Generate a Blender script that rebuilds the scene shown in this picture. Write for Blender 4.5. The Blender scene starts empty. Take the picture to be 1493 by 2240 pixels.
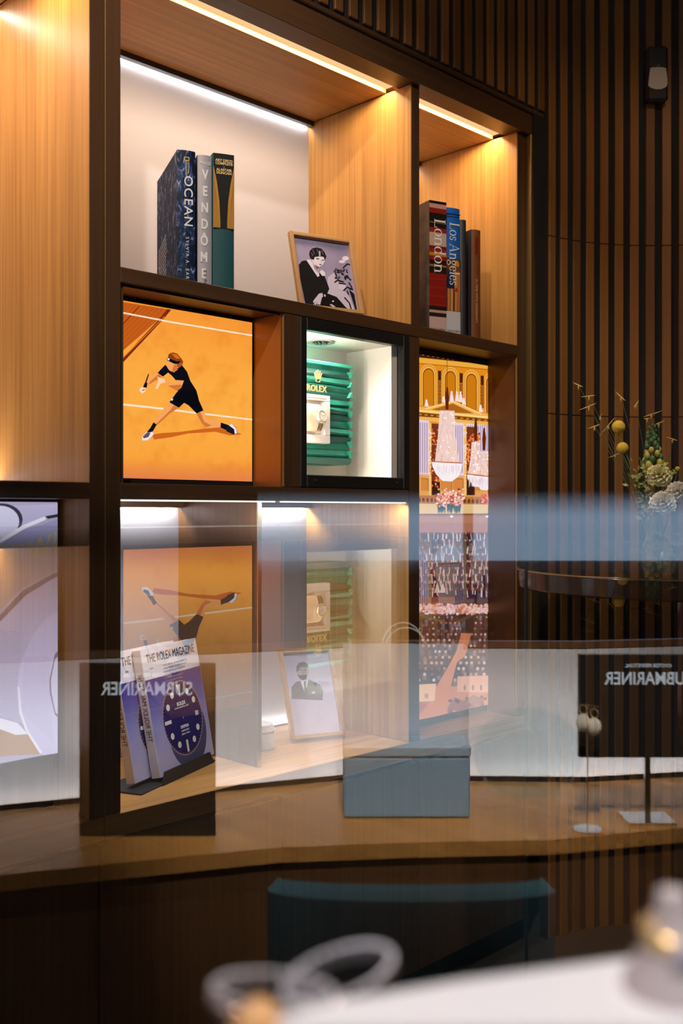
import bpy, bmesh, math, random
from mathutils import Vector, Matrix, Euler, noise

R = math.radians
scene = bpy.context.scene
COL = scene.collection
rnd = random.Random(7)
SQ = math.sqrt(0.5)
FPX = 2215.0            # focal length in pixels of the 1493x2240 frame

# world: x along the shelving wall, y into it, z up; the origin is at eye height (floor at z = FLOOR)
FLOOR = -1.40
CEIL = 1.95


def C(r, t, z=0.0):
    """room coordinates: r to the right of, t in front of the entrance axis"""
    return Vector(((t + r) * SQ, (t - r) * SQ, z))


# ------------------------------------------------------------------ camera
cam_d = bpy.data.cameras.new('camera')
cam = bpy.data.objects.new('camera', cam_d)
COL.objects.link(cam)
cam.location = (0, 0, 0)
cam.rotation_euler = (R(90), 0, R(-45))
cam_d.sensor_width = 36.0
cam_d.lens = FPX / 2240.0 * 36.0
cam_d.clip_start = 0.01
cam_d.dof.use_dof = True
cam_d.dof.focus_distance = 2.65
cam_d.dof.aperture_fstop = 3.0
scene.camera = cam

# ------------------------------------------------------------------ sky seen through the shop window
world = bpy.data.worlds.new('sky')
scene.world = world
world.use_nodes = True
wn = world.node_tree.nodes
wn['Background'].inputs['Color'].default_value = (0.50, 0.72, 1.0, 1)
wn['Background'].inputs['Strength'].default_value = 2.3

scene.view_settings.view_transform = 'Standard'
scene.view_settings.look = 'None'
scene.view_settings.exposure = 0.0
scene.view_settings.gamma = 1.0
scene.view_settings.use_curve_mapping = False
scene.cycles.use_denoising = True
scene.cycles.max_bounces = 12
scene.cycles.transparent_max_bounces = 24
scene.cycles.sample_clamp_indirect = 6.0
scene.cycles.blur_glossy = 0.5


def area_lamp(name, loc, rot, sx, sy, watts, color, parent=None, spread=180):
    l = bpy.data.lights.new(name, 'AREA')
    l.shape = 'RECTANGLE'
    l.size, l.size_y = sx, sy
    l.energy = watts
    l.color = color
    l.spread = R(spread)
    o = bpy.data.objects.new(name, l)
    COL.objects.link(o)
    o.rotation_euler = rot
    if parent:
        o.parent = parent
        o.location = Vector(loc) - parent.location
    else:
        o.location = loc
    return o


def spot_lamp(name, loc, target, watts, color, angle=40, blend=0.6, size=0.03):
    l = bpy.data.lights.new(name, 'SPOT')
    l.energy = watts
    l.color = color
    l.spot_size = R(angle)
    l.spot_blend = blend
    l.shadow_soft_size = size
    o = bpy.data.objects.new(name, l)
    COL.objects.link(o)
    o.location = loc
    o.rotation_euler = (Vector(target) - Vector(loc)).to_track_quat('-Z', 'Y').to_euler()
    return o


# added unseen ceiling spots, each brightening what it aims at (rings built below)
ADDED_SPOTS = [(C(1.0, 1.9, CEIL - 0.02), C(1.05, 3.4, 0.2), 17, 75),
              (C(0.1, 1.2, CEIL - 0.02), C(0.2, 2.9, 1.3), 9, 60),
              (C(0.25, 0.1, CEIL - 0.02), C(0.08, 0.43, -0.2), 260, 16),
              (C(1.0, 1.6, CEIL - 0.02), C(0.85, 2.6, -0.02), 60, 22),
              (C(-0.35, 0.75, CEIL - 0.02), C(-0.1, 2.5, 0.65), 125, 46),
              (C(0.95, -0.75, CEIL - 0.02), C(0.9, -1.35, -0.6), 320, 40),
              (C(-0.45, -0.6, CEIL - 0.02), C(-0.4, -1.05, -0.6), 320, 40),
              (C(0.15, 0.30, CEIL - 0.02), C(0.14, -1.5, -0.45), 1250, 28)]
WARM = (1.0, 0.66, 0.36)
for i, (p, tgt, w, a) in enumerate(ADDED_SPOTS):
    spot_lamp('added_spot', p - Vector((0, 0, 0.02)), tgt, w,
              (1.0, 0.9, 0.88) if i == 2 else ((1.0, 0.88, 0.74) if i >= 3 else WARM), a)

# ------------------------------------------------------------------ helpers


def lin(c):
    return tuple(((v / 255) / 12.92 if v / 255 <= 0.04045 else ((v / 255 + 0.055) / 1.055) ** 2.4) for v in c[:3])


def link(o):
    COL.objects.link(o)
    return o


def thing(name, label, cat, loc=(0, 0, 0), rot=(0, 0, 0), group=None):
    o = bpy.data.objects.new(name, None)
    link(o)
    o.empty_display_size = 0.05
    o.location = loc
    o.rotation_euler = rot
    o['label'] = label
    o['category'] = cat
    if group:
        o['group'] = group
    return o


def tag(o, label, cat, group=None):
    o['label'] = label
    o['category'] = cat
    if group:
        o['group'] = group
    return o


def finish(name, bm, mat, parent=None, smooth=False, world=False, label=None):
    """one mesh object; world=True: the vertices are in world space and the parent is unrotated"""
    if world and parent is not None:
        bmesh.ops.translate(bm, verts=bm.verts, vec=-Vector(parent.location))
    me = bpy.data.meshes.new(name)
    bm.normal_update()
    bm.to_mesh(me)
    bm.free()
    for m in (mat if isinstance(mat, (list, tuple)) else [mat]):
        me.materials.append(m)
    if smooth:
        for p in me.polygons:
            p.use_smooth = True
        if hasattr(me, 'set_sharp_from_angle'):
            me.set_sharp_from_angle(angle=R(40))
    o = bpy.data.objects.new(name, me)
    link(o)
    if parent is not None:
        o.parent = parent
    if label:
        o['label'] = label
    return o


def struct(name, bm, mat, label=None, parent=None):
    o = finish(name, bm, mat, parent)
    if parent is None:
        o['kind'] = 'structure'
        if label:
            o['label'] = label
    return o


def box(bm, x0, x1, y0, y1, z0, z1, bev=0.0, M=None, mat=0):
    r = bmesh.ops.create_cube(bm, size=1)
    vs = r['verts']
    for v in vs:
        v.co = Vector((x0 + (v.co.x + .5) * (x1 - x0), y0 + (v.co.y + .5) * (y1 - y0), z0 + (v.co.z + .5) * (z1 - z0)))
    fs = set(f for v in vs for f in v.link_faces)
    for f in fs:
        f.material_index = mat
    if bev > 0:
        es = list(set(e for v in vs for e in v.link_edges))
        g = bmesh.ops.bevel(bm, geom=es, offset=bev, segments=1, affect='EDGES')
        vs = list(set(v for f in g['faces'] for v in f.verts) | set(v for v in vs if v.is_valid))
    if M is not None:
        bmesh.ops.transform(bm, matrix=M, verts=[v for v in vs if v.is_valid])
    return vs


def bbox(x0, x1, y0, y1, z0, z1, bev=0.0):
    bm = bmesh.new()
    box(bm, x0, x1, y0, y1, z0, z1, bev)
    return bm


def cyl(bm, r0, r1, h, seg=24, M=None, caps=True):
    g = bmesh.ops.create_cone(bm, cap_ends=caps, segments=seg, radius1=r0, radius2=r1, depth=h)
    if M is not None:
        bmesh.ops.transform(bm, matrix=M, verts=g['verts'])
    return g['verts']


def ball(bm, r, M=None, u=16, v=10):
    g = bmesh.ops.create_uvsphere(bm, u_segments=u, v_segments=v, radius=r)
    if M is not None:
        bmesh.ops.transform(bm, matrix=M, verts=g['verts'])
    return g['verts']


def lathe(bm, prof, seg=40, M=None):
    rings = []
    for (r, z) in prof:
        if r < 1e-6:
            rings.append([bm.verts.new((0, 0, z))])
        else:
            rings.append([bm.verts.new((r * math.cos(2 * math.pi * k / seg), r * math.sin(2 * math.pi * k / seg), z)) for k in range(seg)])
    for a, b in zip(rings, rings[1:]):
        for k in range(seg):
            k2 = (k + 1) % seg
            if len(a) == 1 and len(b) > 1:
                bm.faces.new((a[0], b[k2], b[k]))
            elif len(b) == 1 and len(a) > 1:
                bm.faces.new((a[k], a[k2], b[0]))
            elif len(a) > 1:
                bm.faces.new((a[k], a[k2], b[k2], b[k]))
    if M is not None:
        bmesh.ops.transform(bm, matrix=M, verts=[v for r_ in rings for v in r_])


def tube(bm, pts, rad, seg=6):
    pts = [Vector(p) for p in pts]
    rings = []
    for i, p in enumerate(pts):
        d = (pts[min(i + 1, len(pts) - 1)] - pts[max(i - 1, 0)]).normalized()
        a = d.orthogonal().normalized()
        if i and abs(a.dot(la)) < 0.999:
            a = (la - d * la.dot(d)).normalized()
        la = a
        b = d.cross(a)
        rr = rad[i] if isinstance(rad, (list, tuple)) else rad
        rings.append([bm.verts.new(p + (a * math.cos(2 * math.pi * k / seg) + b * math.sin(2 * math.pi * k / seg)) * rr) for k in range(seg)])
    for a, b in zip(rings, rings[1:]):
        for k in range(seg):
            bm.faces.new((a[k], a[(k + 1) % seg], b[(k + 1) % seg], b[k]))
    bm.faces.new(rings[0][::-1])
    bm.faces.new(rings[-1])


def torus(bm, R0, r0, M=None, seg=36, sub=10):
    vs = []
    for i in range(seg):
        a = 2 * math.pi * i / seg
        vs.append([bm.verts.new(((R0 + r0 * math.cos(2 * math.pi * j / sub)) * math.cos(a), (R0 + r0 * math.cos(2 * math.pi * j / sub)) * math.sin(a), r0 * math.sin(2 * math.pi * j / sub))) for j in range(sub)])
    for i in range(seg):
        for j in range(sub):
            bm.faces.new((vs[i][j], vs[(i + 1) % seg][j], vs[(i + 1) % seg][(j + 1) % sub], vs[i][(j + 1) % sub]))
    if M is not None:
        bmesh.ops.transform(bm, matrix=M, verts=[v for q in vs for v in q])


def text_mesh(s, size, extrude=0.0002, align='CENTER', sx=1.0, spacing=1.0, M=None, bold=0.0, bm=None):
    cu = bpy.data.curves.new('t', 'FONT')
    cu.body = s
    cu.size = size
    cu.extrude = extrude
    cu.offset = bold
    cu.align_x = align
    cu.align_y = 'CENTER'
    cu.space_character = spacing
    cu.resolution_u = 4
    o = bpy.data.objects.new('t', cu)
    link(o)
    dg = bpy.context.evaluated_depsgraph_get()
    me = bpy.data.meshes.new_from_object(o.evaluated_get(dg))
    bpy.data.objects.remove(o)
    bpy.data.curves.remove(cu)
    out = bm if bm is not None else bmesh.new()
    tmp = bmesh.new()
    tmp.from_mesh(me)
    bpy.data.meshes.remove(me)
    mm = Matrix.Diagonal((sx, 1, 1, 1))
    if M is not None:
        mm = M @ mm
    bmesh.ops.transform(tmp, matrix=mm, verts=tmp.verts)
    t2 = bpy.data.meshes.new('tmp')
    tmp.to_mesh(t2)
    tmp.free()
    out.from_mesh(t2)
    bpy.data.meshes.remove(t2)
    return out


def basis(origin, xdir, ydir):
    x = Vector(xdir).normalized()
    y = Vector(ydir).normalized()
    z = x.cross(y)
    return Matrix(((x.x, y.x, z.x, origin[0]), (x.y, y.y, z.y, origin[1]), (x.z, y.z, z.z, origin[2]), (0, 0, 0, 1)))


def ray(px, py):
    u = (px - 746.5) / FPX
    v = (1120 - py) / FPX
    return Vector((SQ * (1 + u), SQ * (1 - u), v))


def on_y(px, py, y):
    """metric point on the plane y = const"""
    d = ray(px, py)
    return d * (y / d.y)


# ------------------------------------------------------------------ materials


def mat_new(name):
    m = bpy.data.materials.new(name)
    m.use_nodes = True
    nt = m.node_tree
    return m, nt, nt.nodes['Principled BSDF']


def plain(name, c, rough=0.5, metal=0.0, spec=0.5, noise_amt=0.0, nscale=200, bump=0.0, coat=0.0, sheen=0.0):
    m, nt, b = mat_new(name)
    b.inputs['Base Color'].default_value = (*c, 1)
    b.inputs['Roughness'].default_value = rough
    b.inputs['Metallic'].default_value = metal
    b.inputs['Specular IOR Level'].default_value = spec
    b.inputs['Coat Weight'].default_value = coat
    if noise_amt or bump:
        tc = nt.nodes.new('ShaderNodeTexCoord')
        n = nt.nodes.new('ShaderNodeTexNoise')
        n.inputs['Scale'].default_value = nscale
        n.inputs['Detail'].default_value = 4
        nt.links.new(tc.outputs['Object'], n.inputs['Vector'])
        if noise_amt:
            ra = nt.nodes.new('ShaderNodeValToRGB')
            ra.color_ramp.elements[0].position = .3
            ra.color_ramp.elements[1].position = .7
            ra.color_ramp.elements[0].color = (*[v * (1 - noise_amt) for v in c], 1)
            ra.color_ramp.elements[1].color = (*[min(1, v * (1 + noise_amt)) for v in c], 1)
            nt.links.new(n.outputs['Fac'], ra.inputs['Fac'])
            nt.links.new(ra.outputs['Color'], b.inputs['Base Color'])
        if bump:
            bp = nt.nodes.new('ShaderNodeBump')
            bp.inputs['Strength'].default_value = bump
            bp.inputs['Distance'].default_value = 0.002
            nt.links.new(n.outputs['Fac'], bp.inputs['Height'])
            nt.links.new(bp.outputs['Normal'], b.inputs['Normal'])
    return m


def wood(name, dark, light, grain='Z', rough=0.42, scale=1.0):
    m, nt, b = mat_new(name)
    tc = nt.nodes.new('ShaderNodeTexCoord')
    mp = nt.nodes.new('ShaderNodeMapping')
    s = [95 * scale] * 3
    s['XYZ'.index(grain)] = 1.6 * scale
    mp.inputs['Scale'].default_value = s
    n = nt.nodes.new('ShaderNodeTexNoise')
    n.inputs['Scale'].default_value = 1.0
    n.inputs['Detail'].default_value = 5
    n.inputs['Roughness'].default_value = 0.62
    n2 = nt.nodes.new('ShaderNodeTexNoise')
    n2.inputs['Scale'].default_value = 0.16
    n2.inputs['Detail'].default_value = 3
    nt.links.new(tc.outputs['Object'], mp.inputs['Vector'])
    nt.links.new(mp.outputs['Vector'], n.inputs['Vector'])
    nt.links.new(mp.outputs['Vector'], n2.inputs['Vector'])
    mx = nt.nodes.new('ShaderNodeMath')
    mx.operation = 'MULTIPLY_ADD'
    mx.inputs[1].default_value = 0.6
    nt.links.new(n.outputs['Fac'], mx.inputs[0])
    m2 = nt.nodes.new('ShaderNodeMath')
    m2.operation = 'MULTIPLY'
    m2.inputs[1].default_value = 0.4
    nt.links.new(n2.outputs['Fac'], m2.inputs[0])
    nt.links.new(m2.outputs[0], mx.inputs[2])
    ra = nt.nodes.new('ShaderNodeValToRGB')
    ra.color_ramp.elements[0].position = .33
    ra.color_ramp.elements[1].position = .66
    ra.color_ramp.elements[0].color = (*dark, 1)
    ra.color_ramp.elements[1].color = (*light, 1)
    nt.links.new(mx.outputs[0], ra.inputs['Fac'])
    nt.links.new(ra.outputs['Color'], b.inputs['Base Color'])
    b.inputs['Roughness'].default_value = rough
    b.inputs['Specular IOR Level'].default_value = 0.35
    bp = nt.nodes.new('ShaderNodeBump')
    bp.inputs['Strength'].default_value = 0.12
    bp.inputs['Distance'].default_value = 0.001
    nt.links.new(n.outputs['Fac'], bp.inputs['Height'])
    nt.links.new(bp.outputs['Normal'], b.inputs['Normal'])
    return m


def emit(name, c, strength=1.0):
    m, nt, b = mat_new(name)
    nt.nodes.remove(b)
    e = nt.nodes.new('ShaderNodeEmission')
    e.inputs['Color'].default_value = (*c, 1)
    e.inputs['Strength'].default_value = strength
    nt.links.new(e.outputs[0], nt.nodes['Material Output'].inputs['Surface'])
    return m


def print_mat(name, backlit=False, strength=1.0, rough=0.5, coat=0.0):
    """flat print: colours come from the mesh's own colour attribute"""
    m, nt, b = mat_new(name)
    at = nt.nodes.new('ShaderNodeAttribute')
    at.attribute_name = 'ink'
    if backlit:
        nt.nodes.remove(b)
        e = nt.nodes.new('ShaderNodeEmission')
        e.inputs['Strength'].default_value = strength
        nt.links.new(at.outputs['Color'], e.inputs['Color'])
        nt.links.new(e.outputs[0], nt.nodes['Material Output'].inputs['Surface'])
    else:
        nt.links.new(at.outputs['Color'], b.inputs['Base Color'])
        b.inputs['Roughness'].default_value = rough
        b.inputs['Coat Weight'].default_value = coat
    return m


def glass(name, r0, tint=(1, 1, 1), k=1.0, power=5.0):
    """sheet glass: clear, with a sharp reflection that grows towards grazing angles"""
    m, nt, b = mat_new(name)
    nt.nodes.remove(b)
    ge = nt.nodes.new('ShaderNodeNewGeometry')
    d = nt.nodes.new('ShaderNodeVectorMath')
    d.operation = 'DOT_PRODUCT'
    nt.links.new(ge.outputs['Normal'], d.inputs[0])
    nt.links.new(ge.outputs['Incoming'], d.inputs[1])
    ab = nt.nodes.new('ShaderNodeMath')
    ab.operation = 'ABSOLUTE'
    nt.links.new(d.outputs['Value'], ab.inputs[0])
    s = nt.nodes.new('ShaderNodeMath')
    s.operation = 'SUBTRACT'
    s.use_clamp = True
    s.inputs[0].default_value = 1
    nt.links.new(ab.outputs[0], s.inputs[1])
    p = nt.nodes.new('ShaderNodeMath')
    p.operation = 'POWER'
    p.inputs[1].default_value = power
    nt.links.new(s.outputs[0], p.inputs[0])
    q = nt.nodes.new('ShaderNodeMath')
    q.operation = 'MULTIPLY_ADD'
    q.use_clamp = True
    q.inputs[1].default_value = (1 - r0) * k
    q.inputs[2].default_value = r0
    nt.links.new(p.outputs[0], q.inputs[0])
    tr = nt.nodes.new('ShaderNodeBsdfTransparent')
    tr.inputs['Color'].default_value = (*tint, 1)
    gl = nt.nodes.new('ShaderNodeBsdfGlossy')
    gl.inputs['Roughness'].default_value = 0.0
    mix = nt.nodes.new('ShaderNodeMixShader')
    nt.links.new(q.outputs[0], mix.inputs['Fac'])
    nt.links.new(tr.outputs[0], mix.inputs[1])
    nt.links.new(gl.outputs[0], mix.inputs[2])
    nt.links.new(mix.outputs[0], nt.nodes['Material Output'].inputs['Surface'])
    return m


W_D, W_L = (0.30, 0.132, 0.030), (0.52, 0.265, 0.075)
M = {}
M['wood_z'] = wood('teak_veneer_upright', W_D, W_L, 'Z')
M['wood_x'] = wood('teak_veneer_level', W_D, W_L, 'X')
M['wood_f'] = wood('teak_front', (0.065, 0.030, 0.012), (0.115, 0.054, 0.024), 'X')  # darker teak: stain and the shade of unlit fronts share this colour
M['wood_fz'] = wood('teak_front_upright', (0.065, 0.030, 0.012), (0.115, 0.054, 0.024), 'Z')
M['slat'] = wood('slat_wood', (0.20, 0.080, 0.018), (0.31, 0.130, 0.032), 'Z', rough=0.5)
M['slat2'] = wood('slat_wood_dark', (0.13, 0.053, 0.015), (0.20, 0.085, 0.024), 'Z', rough=0.5)
M['felt'] = plain('black_felt', (0.012, 0.010, 0.009), 0.9)
M['white_fabric'] = plain('pale_fabric', (0.45, 0.43, 0.475), 0.85, noise_amt=0.05, nscale=900, bump=0.25)
M['liner'] = plain('polished_liner', (0.34, 0.14, 0.045), 0.36, metal=0.5)
M['liner_dark'] = plain('polished_dark_liner', (0.12, 0.052, 0.022), 0.30, metal=0.35)
M['bronze'] = plain('dark_bronze', (0.30, 0.19, 0.07), 0.38, metal=0.75)
M['black_metal'] = plain('black_metal', (0.018, 0.016, 0.015), 0.38)
M['cream'] = plain('cream_liner', (0.80, 0.74, 0.66), 0.75, noise_amt=0.03, nscale=700)
M['led_warm'] = emit('led_diffuser_warm', (0.97, 0.60, 0.27), 1.0)
M['led_white'] = emit('led_diffuser_white', (1.0, 0.93, 0.82), 1.3)
M['brass_edge'] = plain('brass_edge', (0.6, 0.45, 0.24), 0.3, metal=0.9)
M['print'] = print_mat('printed_paper', rough=0.45)
M['print_gloss'] = print_mat('glossy_print', rough=0.25, coat=0.3)
M['backlit'] = print_mat('backlit_print', True, 1.0)
M['paper'] = plain('page_paper', (0.78, 0.74, 0.66), 0.8)
M['white'] = plain('white_ink', (0.85, 0.84, 0.84), 0.5)
M['gold'] = plain('gold', (0.95, 0.66, 0.28), 0.28, metal=0.6)
M['goldfoil'] = plain('gold_foil', (0.90, 0.64, 0.28), 0.4, metal=0.15)
M['steel'] = plain('steel', (0.78, 0.77, 0.76), 0.22, metal=1.0)
M['rosegold'] = plain('two_tone_gold', (0.93, 0.74, 0.50), 0.25, metal=0.9)
M['oak'] = wood('frame_oak', (0.33, 0.16, 0.06), (0.50, 0.28, 0.12), 'Z', 0.5)
M['oak_x'] = wood('frame_oak_level', (0.33, 0.16, 0.06), (0.50, 0.28, 0.12), 'X', 0.5)
M['black_card'] = plain('black_card', (0.015, 0.014, 0.016), 0.55)
M['ink'] = plain('black_ink', (0.02, 0.02, 0.025), 0.6)
M['floor'] = plain('dark_carpet', (0.06, 0.045, 0.035), 0.9, noise_amt=0.2, nscale=300)
M['wall'] = plain('dark_wall', (0.09, 0.06, 0.042), 0.8, noise_amt=0.1, nscale=20)
M['ceil'] = plain('ceiling_paint', (0.22, 0.18, 0.15), 0.9)
M['glass_top'] = glass('shelf_glass', 0.05, (0.97, 0.985, 0.98), 0.97, 4.8)
M['glass_matt'] = glass('anti_reflective_glass', 0.01, (0.97, 0.985, 0.98), 0.22, 6.0)
M['glass_under'] = glass('shelf_glass_underside', 0.0, (1, 1, 1), 0.02)
M['glass_pane'] = glass('vitrine_glass', 0.085, (0.95, 0.975, 0.985), 0.9)
M['glass_door'] = glass('case_glass', 0.015, (0.985, 0.99, 0.985), 0.5)

# ------------------------------------------------------------------ flat prints


class Print:
    """polygons of flat ink laid over each other on one sheet"""

    def __init__(self, P, nrm, step=0.00012):
        self.bm = bmesh.new()
        self.ink = self.bm.loops.layers.float_color.new('ink')
        self.P, self.n, self.step = P, Vector(nrm), step

    def poly(self, pts, c, layer=1):
        self.poly3([self.P(*p) for p in pts], c, layer)

    def poly3(self, pts, c, layer=1):
        c = (*lin(c), 1)
        try:
            f = self.bm.faces.new([self.bm.verts.new(p + self.n * self.step * layer) for p in pts])
        except ValueError:
            return
        f.normal_update()
        if f.normal.dot(self.n) < 0:
            f.normal_flip()
        for l in f.loops:
            l[self.ink] = c

    def ell(self, cx, cy, rx, ry, c, layer=1, n=14, rot=0.0):
        ca, sa = math.cos(rot), math.sin(rot)
        self.poly([(cx + rx * math.cos(2 * math.pi * k / n) * ca - ry * math.sin(2 * math.pi * k / n) * sa,
                    cy + rx * math.cos(2 * math.pi * k / n) * sa + ry * math.sin(2 * math.pi * k / n) * ca) for k in range(n)], c, layer)

    def line(self, a, b, w, c, layer=1):
        a, b = Vector(a), Vector(b)
        d = b - a
        if d.length < 1e-9:
            return
        n = Vector((-d.y, d.x)).normalized() * w * .5
        self.poly([a + n, b + n, b - n, a - n], c, layer)

    def grid(self, O, U, V, nu, nv, fn, layer=0):
        """base sheet with smoothly varying ink; fn(u, v) -> rgb 0..255"""
        O, U, V = Vector(O), Vector(U), Vector(V)
        vs = [[self.bm.verts.new(O + U * (i / nu) + V * (j / nv) + self.n * self.step * layer) for i in range(nu + 1)] for j in range(nv + 1)]
        for j in range(nv):
            for i in range(nu):
                f = self.bm.faces.new((vs[j][i], vs[j][i + 1], vs[j + 1][i + 1], vs[j + 1][i]))
                f.normal_update()
                if f.normal.dot(self.n) < 0:
                    f.normal_flip()
                for l in f.loops:
                    q = l.vert.co - O
                    l[self.ink] = (*lin(fn(q.dot(U) / U.length_squared, q.dot(V) / V.length_squared)), 1)

    def build(self, name, mat, parent=None, world=False):
        return finish(name, self.bm, mat, parent, world=world)


def mixc(a, b, t):
    t = max(0, min(1, t))
    return tuple(x + (y - x) * t for x, y in zip(a, b))


def nz(x, y, s=1.0, o=0.0):
    return noise.noise(Vector((x * s, y * s, o)))


# ================================================================== SETTING
RL, RR, TB, TF = -3.0, 2.6, -3.8, 4.8


def slab_rt(r0, r1, t0, t1, z0, z1):
    bm = bmesh.new()
    lo = [bm.verts.new(C(r, t, z0)) for r, t in ((r0, t0), (r1, t0), (r1, t1), (r0, t1))]
    hi = [bm.verts.new(C(r, t, z1)) for r, t in ((r0, t0), (r1, t0), (r1, t1), (r0, t1))]
    bm.faces.new(lo[::-1])
    bm.faces.new(hi)
    for k in range(4):
        bm.faces.new((lo[k], lo[(k + 1) % 4], hi[(k + 1) % 4], hi[k]))
    bmesh.ops.recalc_face_normals(bm, faces=bm.faces)
    return bm


def merge(*bms):
    out = bmesh.new()
    for b in bms:
        me = bpy.data.meshes.new('x')
        b.to_mesh(me)
        b.free()
        out.from_mesh(me)
        bpy.data.meshes.remove(me)
    return out


struct('floor', slab_rt(RL - .1, RR + .1, TB - .1, TF + .1, FLOOR - .1, FLOOR), M['floor'], 'dark floor of the watch boutique')
struct('ceiling', slab_rt(RL - .1, RR + .1, TB - .1, TF + .1, CEIL, CEIL + .1), M['ceil'], 'dim ceiling of the watch boutique')
struct('wall_left', slab_rt(RL - .1, RL, TB - .1, TF + .1, FLOOR, CEIL), M['wall'])
struct('wall_right', slab_rt(RR, RR + .1, TB - .1, TF + .1, FLOOR, CEIL), M['wall'])
struct('wall_front', slab_rt(RL, RR, TF, TF + .1, FLOOR, CEIL), M['wall'])
WR0, WR1, WZ0, WZ1 = -0.42, 1.75, -0.26, 0.85      # shop window in the wall behind the viewer
struct('wall_back', merge(slab_rt(RL, WR0, TB - .1, TB, FLOOR, CEIL), slab_rt(WR1, RR, TB - .1, TB, FLOOR, CEIL),
                          slab_rt(WR0, WR1, TB - .1, TB, FLOOR, WZ0), slab_rt(WR0, WR1, TB - .1, TB, WZ1, CEIL)), M['wall'])
wf = [slab_rt(WR0, WR1, TB - .07, TB - .02, WZ0, WZ0 + .04), slab_rt(WR0, WR1, TB - .07, TB - .02, WZ1 - .04, WZ1)]
for r in (WR0, 0.55, WR1 - .04):
    wf.append(slab_rt(r, r + .04, TB - .07, TB - .02, WZ0, WZ1))
struct('window_1', merge(*wf), M['black_metal'], 'shop window with a dark frame and daylight outside')

# ceiling rings for the added unseen spots
for i, (p, tgt, w, a) in enumerate(ADDED_SPOTS):
    bm = bmesh.new()
    lathe(bm, [(0.03, 0.0), (0.045, 0.0), (0.045, -0.012), (0.032, -0.012), (0.03, 0.0)], 24)
    o = finish('lamp_ring', bm, M['black_metal'])
    o.location = (p.x, p.y, CEIL)
    tag(o, 'dark ceiling ring of an added unseen spot ' + ('aimed at the curved slats', 'aimed at the slats over the shelving', 'aimed at the white jewellery block', 'aimed at the flowers', 'aimed at the books and photographs', 'over the right end of the opposite counter', 'over the left end of the opposite counter', 'over the middle of the opposite counter')[i], 'added_spot', 'added ceiling spots')

# ---- slatted wall: straight above the shelving, then a concave bend on the right
PITCH, SW, SD = 0.0545, 0.030, 0.009
ARC_C = C(1.05, 2.84)
ARC_R = 0.60
X_END = ARC_C.x
Y_SL = ARC_C.y + ARC_R


def wall_pos(s):
    """s metres along the wall face from X_END: point, tangent and inward normal"""
    if s <= 0:
        return Vector((X_END + s, Y_SL, 0)), Vector((1, 0, 0)), Vector((0, -1, 0))
    a = s / ARC_R
    n = Vector((-math.sin(a), -math.cos(a), 0))
    return Vector((ARC_C.x, ARC_C.y, 0)) - n * ARC_R, Vector((math.cos(a), -math.sin(a), 0)), n


bm = bmesh.new()
prev = None
ss = [-2.6 + 0.2 * k for k in range(13)] + [0.06 * k for k in range(0, 27)]
ss = sorted(set(round(s, 4) for s in ss))
for s in ss:
    p, tg, n = wall_pos(s)
    zb = 1.302 if s < 0.05 else FLOOR
    q = [bm.verts.new(p - n * (SD + .001) + Vector((0, 0, z))) for z in (zb, CEIL)]
    q2 = [bm.verts.new(p - n * (SD + .02) + Vector((0, 0, z))) for z in (zb, CEIL)]
    if prev:
        bm.faces.new((prev[0][0], q[0], q[1], prev[0][1]))
        bm.faces.new((prev[1][0], prev[1][1], q2[1], q2[0]))
    prev = (q, q2)
slatwall = struct('wall_slatted', bm, M['felt'], 'dark wall of upright wooden slats bending round on the right')

Z_J1, Z_J2 = 0.905, 0.322
seg_mesh = {}


def slat_mesh(h, m):
    key = (round(h, 4), m)
    if key not in seg_mesh:
        b = bbox(-SW / 2, SW / 2, -SD, 0, 0, h, 0.0015)
        me = bpy.data.meshes.new('slat')
        b.to_mesh(me)
        b.free()
        me.materials.append(M[m])
        seg_mesh[key] = me
    return seg_mesh[key]


s = -2.2
k = 0
while s < 1.40:
    p, tg, n = wall_pos(s)
    if s < 0.06:
        segs = [(1.304, CEIL)]
    else:
        segs = [(FLOOR, Z_J2 - .0012), (Z_J2 + .0012, Z_J1 - .0012), (Z_J1 + .0012, CEIL)]
    mm = 'slat2' if rnd.random() < .4 else 'slat'
    for z0, z1 in segs:
        o = bpy.data.objects.new('slat', slat_mesh(z1 - z0, mm))
        link(o)
        o.parent = slatwall
        o.location = p - n * SD + Vector((0, 0, z0))
        o.rotation_euler = (0, 0, math.atan2(tg.y, tg.x))
    s += PITCH
    k += 1

# ================================================================== SHELVING UNITS
YF, YB = 1.90, 2.3245
ZB, ZC, Z2a, Z2b, Z1a, Z1b, ZT, ZH = -0.705, -0.655, 0.028, 0.063, 0.500, 0.534, 1.220, 1.300

unit = thing('shelving_unit', 'tall teak shelving unit with lit niches holding books, lightboxes and a watch case', 'shelving unit', (1.18, YF, ZB))


def board(name, x0, x1, y0, y1, z0, z1, mat, root=None, bev=0.0012, label=None):
    return finish(name, bbox(x0, x1, y0, y1, z0, z1, bev), M[mat], root or unit, world=True, label=label)


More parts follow.
